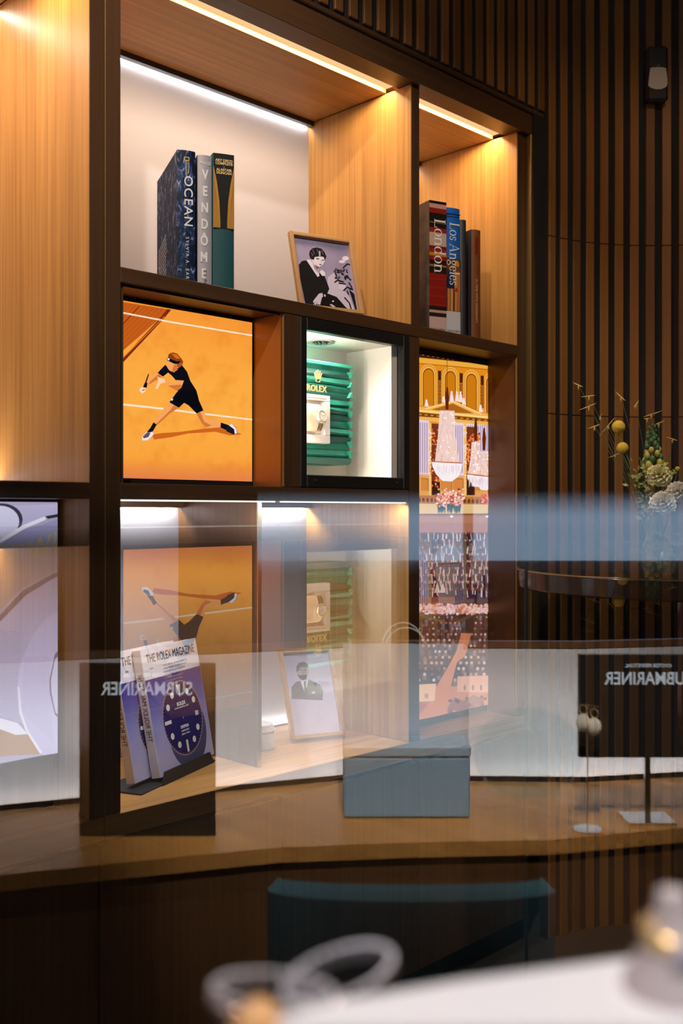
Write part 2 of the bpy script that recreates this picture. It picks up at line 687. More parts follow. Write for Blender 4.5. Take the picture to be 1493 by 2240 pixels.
g = 0.0006
board('side_panel', 1.182, 1.218, YF, 2.36, ZC + g, ZT - g, 'wood_z')
board('side_panel', 2.695, 2.734, YF, 2.36, ZC + g, ZT - g, 'wood_z')
board('divider', 2.179, 2.213, YF, 2.34, Z1b + g, ZT - g, 'wood_z')
board('divider', 2.169, 2.213, YF, 2.34, ZC + g, Z1a - g, 'wood_z')
board('divider', 1.695, 1.749, YF, 2.18, Z2b + g, Z1a - g, 'wood_z')
board('shelf', 1.218 + g, 2.695 - g, YF - .004, 2.34, Z1a, Z1b, 'wood_f')
board('shelf', 1.218 + g, 2.169 - g, YF - .002, 2.34, Z2a, Z2b, 'wood_f')
board('bottom_board', 1.182, 2.734, YF - .002, 2.36, ZB, ZC, 'wood_x')
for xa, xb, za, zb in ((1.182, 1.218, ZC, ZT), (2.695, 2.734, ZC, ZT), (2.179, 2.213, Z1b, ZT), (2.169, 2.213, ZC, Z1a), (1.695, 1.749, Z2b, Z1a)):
    board('edge_band', xa, xb, YF - .0025, YF - .0004, za + .001, zb - .001, 'wood_fz', bev=0)  # added dark-stained strips; their colour also holds the shade of unlit fronts
# header: front lip, recessed light channel, ceiling boards
board('header', 1.182, 2.815, YF - .018, 1.950, ZT, ZH, 'wood_f')
board('header_trim', 1.182, 2.815, YF - .027, YF - .019, ZH - .014, ZH + .002, 'wood_f', bev=.003)
for (xa, xb) in ((1.218, 2.179), (2.213, 2.695)):
    board('niche_ceiling', xa + g, xb - g, 1.994, 2.300, ZT, ZT + .02, 'wood_x')
    board('led_strip', xa + g, xb - g, 1.951, 1.993, ZT + .012, ZT + .018, 'led_warm', bev=0, label='glowing warm light channel in the niche ceiling')
    board('back_trim', xa + g, xb - g, 2.300, 2.318, ZT - .014, ZT + .02, 'black_metal', bev=0)
board('top_board', 1.182, 2.734, 1.951, 2.36, ZT + .022, ZH, 'wood_x')
# pale fabric backs
board('back_panel', 1.218 + g, 2.179 - g, YB, 2.339, Z1b + g, ZT - g, 'white_fabric', bev=0, label='pale fabric back panel of the big upper niche')
board('back_panel', 2.213 + g, 2.695 - g, YB, 2.339, Z1b + g, ZT - g, 'white_fabric', bev=0, label='pale fabric back panel of the narrow upper niche')
board('back_panel', 1.218 + g, 2.169 - g, YB, 2.339, ZC + g, Z2a - g, 'white_fabric', bev=0, label='pale fabric back panel of the lower niche')
board('back_trim', 1.218 + g, 2.169 - g, 2.296, 2.316, Z2a - .016, Z2a - g, 'wood_f', bev=0)
board('led_strip', 1.23, 1.672, YF + .006, YF + .018, Z2a - .004, Z2a - g, 'led_white', bev=0, label='thin white light line under the lower shelf')
board('led_strip', 1.698, 2.165, YF + .006, YF + .018, Z2a - .004, Z2a - g, 'led_white', bev=0, label='thin white light line under the lower shelf')
board('partition', 1.679, 1.691, 1.985, YB - g, ZC + g, Z2a - g, 'wood_fz', bev=.001)
board('partition_edge', 1.679, 1.691, 1.9805, 1.9845, ZC + g, Z2a - g, 'brass_edge', bev=0)
board('end_pilaster', 2.742, 2.797, YF - .022, 1.96, ZB, ZT - g, 'bronze')
# dark liners of the lightbox niche and of the tall niche
board('niche_liner', 1.2186, 1.230, 1.905, 2.005, Z2b + g, Z1a - g, 'wood_fz', bev=0)
board('niche_liner', 1.6893, 1.6945, 1.905, 2.0095, Z2b + g, Z1a - .007, 'liner', bev=0, label='polished side wall catching the orange glow')
board('niche_liner', 2.6893, 2.6945, 1.905, 2.0095, ZC + g, Z1a - g, 'liner_dark', bev=0, label='polished side wall catching the glow of the picture')
board('shadow_gap', 1.23, 1.689, 1.906, 1.913, Z1a - .006, Z1a - g, 'black_metal', bev=0)

leds = [
    ('niche_led', ((1.218 + 2.179) / 2, 1.972, ZT + .006), (R(35), 0, 0), 0.94, 0.012, 6.8, (1.0, 0.76, 0.52)),
    ('niche_led', ((2.213 + 2.695) / 2, 1.972, ZT + .006), (R(35), 0, 0), 0.46, 0.012, 4.2, (1.0, 0.72, 0.44)),
    ('back_led', ((1.218 + 2.179) / 2, 2.3212, ZT - .010), (R(0), 0, 0), 0.94, 0.004, 1.5, (1.0, 0.93, 0.84)),
    ('back_led', ((2.213 + 2.695) / 2, 2.3212, ZT - .010), (R(0), 0, 0), 0.46, 0.004, 1.0, (1.0, 0.9, 0.78)),
    ('back_led', (1.45, 2.3205, Z2a - .012), (0, 0, 0), 0.42, 0.004, 2.6, (1.0, 0.94, 0.88)),
    ('back_led', (1.93, 2.3205, Z2a - .012), (0, 0, 0), 0.45, 0.004, 2.6, (1.0, 0.94, 0.88)),
    ('back_led', (1.93, 2.3195, ZC + .006), (R(180), 0, 0), 0.45, 0.004, 0.7, (1.0, 0.94, 0.86)),
    ('niche_led', (1.45, YF + .012, Z2a - .006), (R(20), 0, 0), 0.42, 0.010, 3.6, (0.95, 0.94, 0.98)),
    ('niche_led', (1.93, YF + .012, Z2a - .006), (R(20), 0, 0), 0.45, 0.010, 1.9, (0.98, 0.92, 0.86)),
]
for a in leds:
    area_lamp(*a, parent=unit)

# ---- left unit
unit_l = thing('shelving_unit', 'neighbouring teak shelving unit at the left edge with a tall lit niche', 'shelving unit', (0.84, YF, ZB))
ul = lambda *a, **k: board(*a, root=unit_l, **k)
XL = 0.52
ul('side_panel', 1.142, 1.178, YF, 2.36, ZC + g, ZT - g, 'wood_z')
ul('side_panel', XL - .036, XL, YF, 2.36, ZC + g, ZT - g, 'wood_z')
ul('edge_band', 1.142, 1.178, YF - .0025, YF - .0004, ZC + .001, ZT - .001, 'wood_fz', bev=0)  # added dark strip, shade of the unlit front in its colour
ul('shelf', XL + g, 1.142 - g, YF - .002, 2.34, Z2a, Z2b, 'wood_f')
ul('bottom_board', XL - .036, 1.178, YF - .002, 2.36, ZB, ZC, 'wood_x')
ul('header', XL - .036, 1.178, YF - .018, 1.950, ZT, ZH, 'wood_f')
ul('niche_ceiling', XL + g, 1.142 - g, 1.994, 2.300, ZT, ZT + .02, 'wood_x')
ul('led_strip', XL + g, 1.142 - g, 1.951, 1.993, ZT + .012, ZT + .018, 'led_warm', bev=0)
ul('top_board', XL - .036, 1.178, 1.951, 2.36, ZT + .022, ZH, 'wood_x')
ul('back_panel', XL + g, 1.142 - g, YB, 2.339, Z2b + g, ZT - g, 'white_fabric', bev=0, label='pale fabric back panel')
ul('back_panel', XL + g, 1.142 - g, 2.05, 2.07, ZC + g, Z2a - g, 'wood_fz', bev=0)
for a in [('niche_led', ((XL + 1.142) / 2, 1.972, ZT + .006), (R(35), 0, 0), 0.6, 0.012, 7.0, (1.0, 0.72, 0.44)),
          ('back_led', ((XL + 1.142) / 2, 2.3212, ZT - .010), (0, 0, 0), 0.6, 0.004, 1.8, (1.0, 0.9, 0.78)),
          ('back_led', ((XL + 1.142) / 2, 2.3195, Z2b + .006), (R(180), 0, 0), 0.6, 0.004, 1.6, (1.0, 0.9, 0.78))]:
    area_lamp(*a, parent=unit_l)

# ---- base cabinets under the shelving
for x0, x1, lab in ((XL - .036, 1.1655, 'dark teak base cabinet under the left shelving unit'),
                    (1.1695, 2.734, 'long dark teak base cabinet under the main shelving unit')):
    bc = thing('base_cabinet', lab, 'cabinet', (x0, YF, FLOOR))
    board('carcass', x0, x1, YF + .022, 2.36, FLOOR + .08, ZB - .002, 'wood_fz', root=bc)
    board('plinth', x0 + .01, x1 - .01, YF + .05, 2.34, FLOOR, FLOOR + .079, 'black_metal', root=bc)
    nd = 1 if x1 < 1.5 else 3
    for q in range(nd):
        a, b = x0 + (x1 - x0) * q / nd, x0 + (x1 - x0) * (q + 1) / nd
        board('door', a + .0015, b - .0015, YF, YF + .0215, FLOOR + .085, ZB - .012, 'wood_fz', root=bc)

# ================================================================== LIGHTBOX: TENNIS PLAYER
YP = 2.010
PX0, PX1, PZ0, PZ1 = 1.2365, 1.684, 0.0785, 0.4885
lb = thing('lightbox', 'glowing orange lightbox picture of a tennis player sliding on clay', 'lightbox', (1.46, YP, Z2b))
finish('housing', bbox(1.2305, 1.6890, YP + .001, YP + .10, Z2b + g, Z1a - .0045, 0.002), M['black_metal'], lb, world=True)
Zt = lambda x, y: on_y(240 + x / 3.7325, 600 + y / 3.7325, YP)
pr = Print(Zt, (0, -1, 0))


def clay(u, v):
    b = mixc((243, 133, 42), (252, 172, 66), 0.5 + 0.5 * math.sin(v * 3.0 + 0.2))
    q = nz(u, v, 7) * .5 + nz(u, v, 22, 3) * .35
    b = mixc(b, (226, 118, 38), max(0, q) * .8)
    if v < .12:
        b = mixc((226, 128, 70), b, v / .12)
    return b


pr.grid((PX0, YP, PZ0), (PX1 - PX0, 0, 0), (0, 0, PZ1 - PZ0), 44, 44, clay)
pr.poly([(-60, 200), (492, 288), (-60, 770)], (196, 92, 26), 1)
for q in range(14):
    a = -40 + q * 36
    pr.line((a, 215 + max(0, a) * .17), (-60, 215 + (a + 60) * 1.15), 3, (168, 72, 18), 2)
pr.line((240, 262), (-60, 590), 12, (150, 58, 14), 2)
pr.poly([(468, 284), (500, 290), (432, 372), (-60, 900), (-60, 862), (400, 368)], (120, 44, 14), 3)
pr.line((445, 345), (-60, 850), 8, (214, 110, 34), 4)
pr.poly([(-60, 285), (115, 310), (410, 366), (450, 375), (1180, 497), (1180, 509), (450, 389), (410, 379), (115, 323), (-60, 300)], (255, 226, 196), 4)
pr.poly([(-60, 1040), (105, 1055), (330, 1078), (700, 1124), (1180, 1183), (1180, 1195), (700, 1139), (330, 1094), (105, 1071), (-60, 1058)], (255, 226, 200), 4)
pr.poly([(340, 1308), (430, 1296), (560, 1288), (760, 1262), (900, 1250), (1080, 1306), (980, 1316), (860, 1286), (640, 1300), (500, 1330), (360, 1350)], (206, 100, 32), 5)
SK, SK2, BK = (246, 164, 92), (214, 118, 54), (14, 14, 22)
pr.poly([(390, 803), (425, 835), (372, 866), (330, 898), (302, 908), (294, 892), (318, 852)], SK, 6)
pr.poly([(398, 815), (425, 836), (372, 868), (310, 905), (330, 872)], SK2, 7)
pr.poly([(311, 812), (319, 818), (292, 905), (276, 910)], (60, 40, 40), 7)
pr.poly([(282, 888), (306, 884), (300, 925), (268, 926)], BK, 8)
pr.poly([(244, 930), (270, 918), (290, 930), (286, 958), (262, 974), (240, 952)], (250, 216, 190), 8)
pr.poly([(262, 944), (282, 936), (284, 944), (266, 954)], (200, 90, 70), 9)
pr.poly([(452, 738), (480, 790), (470, 806), (432, 836), (388, 806), (420, 770)], BK, 8)
pr.poly([(470, 792), (500, 812), (545, 768), (590, 746), (628, 795), (655, 870), (702, 945), (548, 968), (560, 930), (600, 868), (536, 866), (520, 846)], BK, 8)
pr.poly([(455, 742), (480, 780), (530, 800), (560, 770), (545, 850), (505, 828), (470, 800)], BK, 8)
pr.poly([(540, 864), (603, 868), (582, 926), (548, 953), (430, 886), (436, 860), (556, 902)], SK, 9)
pr.poly([(556, 902), (590, 905), (578, 930), (548, 953), (470, 910)], SK2, 10)
pr.poly([(368, 932), (395, 868), (384, 834), (408, 848), (446, 858), (452, 882), (410, 894), (388, 940)], (250, 206, 166), 10)
pr.poly([(478, 652), (512, 638), (548, 648), (582, 688), (598, 716), (588, 748), (556, 760), (520, 728), (468, 690)], (140, 62, 18), 9)
pr.poly([(500, 648), (545, 655), (575, 690), (540, 690)], (206, 112, 36), 10)
pr.poly([(548, 735), (598, 716), (590, 745), (572, 752), (560, 770)], (176, 84, 24), 10)
pr.poly([(466, 700), (520, 728), (546, 735), (552, 778), (522, 802), (484, 786), (456, 742)], SK, 9)
pr.poly([(520, 740), (548, 740), (552, 778), (522, 802), (505, 790)], SK2, 10)
pr.poly([(463, 684), (490, 690), (545, 712), (572, 706), (562, 730), (524, 732), (465, 704)], BK, 11)
pr.poly([(468, 684), (486, 690), (482, 704), (470, 700)], (250, 240, 235), 12)
pr.poly([(545, 962), (702, 942), (716, 990), (726, 1032), (762, 1112), (706, 1136), (640, 1070), (604, 1050), (562, 1090), (484, 1046), (510, 1010)], (10, 10, 16), 9)
pr.poly([(490, 1020), (516, 1014), (508, 1034)], (240, 236, 240), 10)
pr.poly([(482, 1047), (560, 1090), (482, 1142), (440, 1182), (376, 1238), (350, 1214), (392, 1160), (440, 1094)], SK, 8)
pr.poly([(520, 1070), (560, 1090), (482, 1142), (440, 1182), (376, 1238), (366, 1230), (440, 1160), (490, 1110)], SK2, 9)
pr.poly([(354, 1208), (380, 1228), (350, 1282), (318, 1296), (300, 1290), (330, 1252)], BK, 10)
pr.poly([(296, 1288), (346, 1288), (356, 1308), (304, 1356), (262, 1357), (262, 1326)], (236, 228, 236), 10)
pr.poly([(300, 1292), (330, 1296), (312, 1330), (276, 1340), (266, 1326)], (96, 80, 100), 11)
pr.poly([(704, 1136), (762, 1113), (792, 1182), (850, 1190), (906, 1214), (906, 1250), (860, 1246), (782, 1248), (752, 1222)], SK, 8)
pr.poly([(704, 1136), (735, 1125), (770, 1205), (830, 1235), (782, 1248), (752, 1222)], SK2, 9)
pr.poly([(904, 1210), (962, 1230), (946, 1272), (900, 1250)], BK, 10)
pr.poly([(936, 1240), (990, 1220), (1030, 1252), (1036, 1298), (1004, 1308), (952, 1284)], (26, 24, 34), 10)
pr.poly([(965, 1230), (992, 1222), (1028, 1256), (1034, 1300), (1016, 1302), (1012, 1266)], (236, 224, 236), 11)
pr.build('print', M['backlit'], lb, world=True)

# ================================================================== LIGHTBOX: CONCERT HALL
lc = thing('lightbox', 'tall glowing lightbox picture of a gilded concert hall with chandeliers and orchestra', 'lightbox', (2.45, YP, ZC))
CX0, CX1, CZ0, CZ1 = 2.2145, 2.688, -0.632, 0.4795
finish('housing', bbox(2.2136, 2.6890, YP + .001, YP + .10, ZC + g, Z1a - g, 0.002), M['black_metal'], lc, world=True)
A5 = lambda x, y: on_y(900 + x / 5.0893, 720 + y / 5.0893, YP)
pc = Print(A5, (0, -1, 0), 0.0001)
pc.grid((CX0, YP, CZ0), (CX1 - CX0, 0, 0), (0, 0, CZ1 - CZ0), 26, 60,
        lambda u, v: mixc(mixc((196, 116, 96), (150, 96, 82), 0.5 + nz(u, v, 9)), (222, 140, 44), (v - .56) * 16))
XR = 868
# gold wall, cornice and arches
pc.poly([(60, 270), (XR, 395), (XR, 950), (60, 880)], (226, 140, 26), 1)
pc.poly([(60, 262), (XR, 388), (XR, 398), (60, 312)], (60, 26, 10), 2)
for q in range(7):
    pc.ell(130 + q * 55, 285 + q * 9, 14, 7, (216, 150, 60), 3)
pc.poly([(60, 318), (XR, 402), (XR, 446), (60, 372)], (236, 170, 62), 2)
pc.line((60, 380), (XR, 452), 6, (150, 72, 14), 3)
for (cx, yt, wd, yb) in ((185, 455, 58, 850), (428, 485, 56, 800), (662, 515, 54, 900), (880, 545, 50, 930)):
    arch = lambda w, y0, yb: [(cx - w, yb), (cx - w, y0 + w)] + [(cx - w * math.cos(math.pi * k / 10), y0 + w - w * 1.25 * math.sin(math.pi * k / 10)) for k in range(11)] + [(cx + w, yb)]
    def clip(ps):
        return [(min(x, XR), y) for x, y in ps]
    pc.poly(clip(arch(wd + 38, yt - 42, yb)), (240, 180, 76), 3)
    pc.poly(clip(arch(wd + 28, yt - 30, yb)), (198, 110, 24), 4)
    pc.poly(clip(arch(wd + 22, yt - 24, yb)), (238, 176, 72), 5)
    pc.poly(clip(arch(wd + 4, yt - 4, yb)), (130, 44, 10), 6)
    pc.poly(clip(arch(wd - 4, yt + 6, yb)), (206, 122, 18), 7)
for (x, y0, y1) in ((308, 462, 850), (548, 488, 760), (782, 516, 880)):
    pc.poly([(x - 20, y0), (x + 20, y0 + 4), (x + 20, y1), (x - 20, y1)], (186, 104, 26), 8)
    pc.poly([(x - 17, y0), (x + 17, y0 + 3), (x + 15, y0 + 110), (x - 15, y0 + 108)], (70, 30, 14), 9)
    for q in range(6):
        pc.ell(x, y0 + 140 + q * 42, 14, 16, (84, 36, 12), 9, 8)
        pc.ell(x, y0 + 140 + q * 42, 6, 7, (232, 160, 70), 10, 6)
# pediment with white figures
pc.poly([(60, 860), (160, 875), (460, 800), (760, 935), (XR, 945), (XR, 1080), (60, 1020)], (240, 178, 84), 10)
pc.poly([(215, 895), (455, 828), (690, 940), (480, 930)], (176, 98, 26), 11)
pc.line((150, 885), (458, 804), 14, (255, 214, 130), 12)
pc.line((458, 804), (770, 945), 14, (255, 214, 130), 12)
pc.line((60, 905), (XR, 985), 16, (255, 218, 140), 12)
pc.poly([(60, 924), (XR, 1002), (XR, 1032), (60, 970)], (120, 62, 16), 12)
for q in range(12):
    pc.ell(90 + q * 66, 950 + q * 6, 20, 9, (206, 132, 44), 13, 8)
for (x, y, h) in ((440, 755, 70), (498, 755, 66), (540, 760, 70), (352, 790, 38), (575, 810, 40), (160, 830, 44), (762, 890, 46)):
    pc.poly([(x - 20, y + h * .7), (x - 14, y - h * .2), (x - 12, y - h * .55), (x + 10, y - h * .55), (x + 18, y), (x + 26, y + h * .8)], (244, 222, 224), 14)
    pc.ell(x, y - h * .75, 11, 14, (250, 232, 232), 14, 8)
# organ pipes and piers
pc.poly([(60, 1005), (190, 1020), (190, 1640), (60, 1620)], (232, 206, 220), 11)
pc.poly([(470, 1035), (XR, 1075), (XR, 1640), (470, 1640)], (232, 208, 222), 11)
for q in range(22):
    x = 70 + q * 24 if q < 5 else 488 + (q - 5) * 23
    pc.line((x, 1040 + (30 if q > 4 else 0)), (x, 1600), 8, (132, 112, 150), 12)
for x0, x1 in ((186, 216), (575, 606)):
    pc.poly([(x0, 1040), (x1, 1044), (x1, 1850), (x0, 1850)], (242, 190, 110), 13)
for x0, x1, y0 in ((216, 300, 1050), (606, 700, 1085)):
    pc.poly([(x0, y0), (x1, y0 + 6), (x1, 1850), (x0, 1850)], (120, 54, 26), 13)
rc = random.Random(3)
for x0, x1, ya, yb in ((212, 295, 1110, 1760), (604, 662, 1190, 1700), (660, 750, 1160, 1240)):
    for q in range(90):
        pc.ell(rc.uniform(x0, x1), rc.uniform(ya, yb), rc.uniform(7, 16), rc.uniform(7, 15), rc.choice([(236, 106, 40), (246, 140, 64), (214, 70, 34), (250, 170, 110), (120, 50, 30)]), 14 + q % 4, 7)
for q in range(40):
    pc.ell(rc.choice([198, 590]) + rc.uniform(-12, 12), rc.uniform(1080, 1640), 8, 12, (246, 224, 224), 17, 6)
# gallery front
pc.poly([(60, 1610), (XR, 1640), (XR, 2060), (60, 2060)], (226, 160, 84), 11)
for x0, x1 in ((100, 180), (320, 440), (455, 570), (700, 850)):
    pc.poly([(x0, 1660), (x1, 1668), (x1, 1800), (x0, 1795)], (212, 134, 66), 15)
    pc.line((x0, 1660), (x1, 1668), 6, (140, 66, 24), 16)
    pc.line((x1, 1668), (x1, 1800), 6, (150, 74, 28), 16)
for x0, x1 in ((225, 310), (610, 690)):
    pc.poly([(x0, 1690), (x1, 1700), (x1, 1850), (x0, 1845)], (54, 30, 16), 15)
pc.poly([(60, 1850), (XR, 1870), (XR, 1950), (60, 1940)], (190, 118, 58), 15)
for q in range(18):
    pc.ell(80 + q * 46, 1900 + q * 1.2, 16, 26, (110, 60, 30), 16, 8)
pc.poly([(60, 1945), (XR, 1955), (XR, 2050), (60, 2060)], (240, 198, 140), 16)
pc.line((60, 2062), (XR, 2058), 10, (120, 70, 40), 17)
# chandeliers
def chandelier(cx, top, wt, wb, y1, y2, wo, yo, rod0):
    pc.line((cx, rod0), (cx, top - 120), 5, (40, 24, 14), 18)
    pc.poly([(cx - 6, top - 260), (cx + 8, top - 262), (cx + 22, top - 150), (cx + 14, top - 10), (cx - 16, top - 10), (cx - 22, top - 140)], (96, 38, 12), 19)
    m = lambda x: min(x, XR)
    pc.poly([(cx - wt, top), (m(cx + wt), top + 4), (m(cx + wt * 1.15), top + (y1 - top) * .5), (m(cx + wb), y1), (cx - wb, y1 - 8), (cx - wt * 1.25, top + (y1 - top) * .5)], (240, 206, 196), 19)
    for q in range(70):
        t_ = rc.random()
        w = wt + (wb - wt) * t_ ** 1.6
        x = cx + rc.uniform(-w, w) * .92
        if x < XR - 6:
            c = rc.choice([(255, 240, 236), (226, 178, 168), (248, 214, 196), (250, 190, 150), (214, 186, 190)])
            pc.line((x, top + (y1 - top) * t_), (x + (x - cx) * .08, min(y1, top + (y1 - top) * t_ + rc.uniform(20, 70))), rc.uniform(5, 10), c, 20 + q % 3)
    for q in range(12):
        t_ = rc.random()
        x = cx + rc.uniform(-wt, wt)
        if x < XR - 10:
            pc.ell(x, top + (y1 - top) * t_, 9, 9, (255, 252, 246), 24, 8)
    pc.poly([(cx - wo, y1 - 4), (m(cx + wo), y1 + 12), (m(cx + wo * .96), y1 + 60), (m(cx + wo * .75), y2 - 20), (m(cx + wo * .3), y2 + 36), (cx - wo * .3, y2 + 30), (cx - wo * .7, y2 - 40), (cx - wo * .96, y1 + 50)], (250, 238, 240), 20)
    pc.line((cx - wo, y1 - 6), (m(cx + wo), y1 + 12), 12, (196, 112, 60), 24)
    for q in range(26):
        x = cx + rc.uniform(-wo, wo) * .8
        if x < XR - 10:
            pc.line((x, y1 + rc.uniform(20, 60)), (x, y1 + rc.uniform(70, 150)), 5, (228, 206, 216), 22)
chandelier(388, 905, 82, 135, 1480, 1660, 170, 0, 330)
chandelier(706, 1255, 45, 85, 1620, 1720, 95, 0, 980)
chandelier(800, 1360, 88, 115, 1630, 1760, 120, 0, 1180)
# flowers on the gallery
def flowers(x0, x1, y0, y1, n, cols, layer=25, s=1.0):
    for q in range(n):
        pc.ell(rc.uniform(x0, x1), rc.triangular(y0, y1), rc.uniform(9, 17) * s, rc.uniform(9, 17) * s, rc.choice(cols), layer + q % 4, 7)
for q in range(26):
    x = rc.uniform(290, 540)
    pc.poly([(x - 16, 1950), (x + 14, 1945), (x + rc.uniform(-10, 10), 2060)], (50, 74, 66), 24)
flowers(265, 575, 1770, 1990, 190, [(246, 150, 118), (250, 186, 164), (240, 112, 62), (250, 206, 196), (214, 90, 60), (255, 224, 216), (150, 70, 60)])
flowers(770, 862, 1810, 1960, 50, [(240, 130, 100), (246, 166, 140), (206, 84, 60)])
for x in (436, 830):
    pc.ell(x, 2086, 18, 12, (255, 244, 236), 26, 10)
# orchestra and audience: lower part of the sheet
A3 = lambda x, y: on_y(900 + x / 4.48, 1100 + y / 4.48, YP)
pc.P = A3
pc.poly([(60, 130), (764, 130), (764, 330), (60, 330)], (196, 130, 98), 2)
pc.poly([(60, 190), (764, 200), (764, 300), (60, 300)], (186, 118, 96), 3)
pc.poly([(50, 290), (764, 290), (764, 1000), (40, 1000)], (66, 42, 52), 3)
for row in range(9):
    y = 300 + row * 68
    for q in range(15):
        x = 66 + q * 47 + rc.uniform(-14, 14) + (row % 2) * 22
        if x > 745:
            continue
        sc = 0.55 + row * .06
        pc.poly([(x - 17 * sc, y + 66 * sc), (x - 14 * sc, y + 6), (x + 14 * sc, y + 6), (x + 18 * sc, y + 70 * sc)], rc.choice([(30, 24, 40), (44, 32, 46), (58, 40, 48), (36, 30, 50)]), 4 + row)
        if rc.random() < .62:
            pc.line((x + rc.uniform(-5, 5), y + 4), (x + rc.uniform(-8, 8), y + rc.uniform(50, 90)), rc.uniform(8, 15), rc.choice([(238, 206, 200), (226, 186, 176), (206, 170, 180)]), 5 + row)
        pc.ell(x, y, 11 * sc + 3, 13 * sc + 3, rc.choice([(206, 140, 112), (224, 166, 136), (190, 120, 96), (120, 76, 64)]), 6 + row, 8)
        if rc.random() < .35:
            pc.line((x + 8, y + 30), (x + rc.uniform(10, 34), y + rc.uniform(44, 84)), 7, (190, 110, 70), 6 + row)
for x in (245, 300):
    pc.poly([(x - 30, 880), (x, 780), (x + 30, 880)], (222, 190, 178), 16)
for q in range(6):
    pc.line((84 + q * 13, 560), (90 + q * 13, 930), 3, (196, 180, 196), 15)
pc.poly([(60, 920), (420, 925), (420, 985), (60, 985)], (146, 84, 66), 15)
flowers(56, 764, 985, 1095, 330, [(250, 196, 186), (246, 166, 146), (236, 122, 92), (255, 220, 220), (240, 180, 200), (250, 210, 200)], 17)
pc.poly([(40, 1085), (764, 1085), (764, 1790), (30, 1790)], (70, 46, 50), 3)
pc.poly([(470, 1090), (600, 1090), (600, 1270), (480, 1250)], (40, 34, 42), 15)
pc.poly([(480, 1275), (580, 1280), (520, 1500), (440, 1560), (300, 2110), (80, 2110), (250, 1780), (380, 1560), (440, 1440)], (206, 124, 90), 14)
pc.poly([(300, 1800), (764, 1800), (764, 2120), (40, 2120)], (200, 124, 96), 4)
for row in range(12):
    y = 1120 + row * 56
    n = int(17 - row * .6)
    for q in range(n):
        x = 66 + q * (700 / n) + rc.uniform(-12, 12)
        ay = 530 - (y - 1270) * .42
        if y > 1230 and abs(x - ay) < 62:
            continue
        if x > 748 or (480 < x < 600 and y < 1270):
            continue
        sc = .8 + row * .045
        pc.ell(x, y + 26 * sc, 20 * sc, 20 * sc, rc.choice([(46, 34, 48), (66, 46, 52), (96, 60, 58), (120, 92, 100), (52, 40, 60)]), 5 + row % 6, 8)
        pc.ell(x, y, 13 * sc, 14 * sc, rc.choice([(196, 140, 120), (120, 78, 66), (214, 178, 160), (86, 58, 54), (170, 110, 88), (196, 160, 150)]), 8 + row % 6, 8)
pc.poly([(444, 1700), (764, 1690), (764, 1860), (440, 1850)], (220, 156, 128), 16)
for q in range(4):
    pc.ell(515 + q * 80, 1810, 12, 30, (140, 92, 84), 17, 10)
pc.poly([(60, 1780), (235, 1770), (220, 1940), (60, 1950)], (232, 178, 140), 16)
pc.ell(140, 1890, 22, 28, (190, 130, 110), 17, 10)
pc.poly([(350, 2000), (420, 1900), (500, 1940), (600, 1880), (700, 1920), (700, 2110), (340, 2110)], (150, 96, 86), 16)
for q in range(26):
    pc.ell(rc.uniform(370, 720), rc.uniform(1900, 2090), rc.uniform(12, 24), rc.uniform(12, 24), rc.choice([(110, 66, 64), (196, 130, 110), (140, 90, 84)]), 17 + q % 3, 8)
# trim the sheet to its rectangle
gm = pc.bm.verts[:] + pc.bm.edges[:] + pc.bm.faces[:]
for co, no in (((CX0, 0, 0), (-1, 0, 0)), ((CX1, 0, 0), (1, 0, 0)), ((0, 0, CZ0), (0, 0, -1)), ((0, 0, CZ1), (0, 0, 1))):
    bmesh.ops.bisect_plane(pc.bm, geom=pc.bm.verts[:] + pc.bm.edges[:] + pc.bm.faces[:], plane_co=co, plane_no=no, clear_outer=True)
pc.build('print', M['backlit'], lc, world=True)
gm = None

# trim helper is also used by the tennis print above (rebuilt sheet edges)
tp = [o for o in lb.children if o.name.startswith('print')][0]
bm = bmesh.new()
bm.from_mesh(tp.data)
lo = Vector(lb.location)
for co, no in (((PX0, 0, 0), (-1, 0, 0)), ((PX1, 0, 0), (1, 0, 0)), ((0, 0, PZ0), (0, 0, -1)), ((0, 0, PZ1), (0, 0, 1))):
    bmesh.ops.bisect_plane(bm, geom=bm.verts[:] + bm.edges[:] + bm.faces[:], plane_co=Vector(co) - lo, plane_no=no, clear_outer=True)
bm.to_mesh(tp.data)
bm.free()

# ================================================================== LIGHTBOX: WATCH CLOSE-UP (left unit)
lw = thing('lightbox', 'pale glowing lightbox picture of a brushed steel watch case at the left edge', 'lightbox', (0.9, YP, 0.0))
WX0, WX1, WZa, WZb = 0.60, 1.130, -0.528, 0.0215
finish('housing', bbox(WX0 - .004, WX1 + .002, YP + .001, YP + .035, WZa - .003, WZb + .003, 0.002), M['black_metal'], lw, world=True)
A7 = lambda x, y: on_y(x / 2.6667, 1060 + y / 2.6667, YP)
pw = Print(A7, (0, -1, 0))
pw.grid((WX0, YP, WZa), (WX1 - WX0, 0, 0), (0, 0, WZb - WZa), 12, 20, lambda u, v: mixc((196, 184, 206), (170, 160, 188), u + .15 * nz(u, v, 5)))
pw.poly([(-60, 130), (400, 110), (400, 190), (270, 195), (120, 260), (-60, 360)], (186, 176, 208), 1)
pw.ell(10, 205, 122, 96, (60, 56, 74), 2, 24)
pw.ell(0, 215, 112, 92, (214, 206, 232), 3, 24)
pw.poly([(-60, 345), (0, 318), (130, 238), (260, 186), (268, 204), (140, 258), (10, 336), (-60, 370)], (236, 228, 240), 4)
pw.poly([(262, 185), (400, 160), (400, 178), (280, 200)], (50, 48, 60), 4)
pw.poly([(-60, 372), (140, 262), (400, 185), (400, 340), (-60, 345)], (150, 142, 178), 3)
pw.poly([(-60, 345), (400, 340), (400, 480), (200, 560), (80, 650), (-60, 800)], (166, 152, 158), 2)
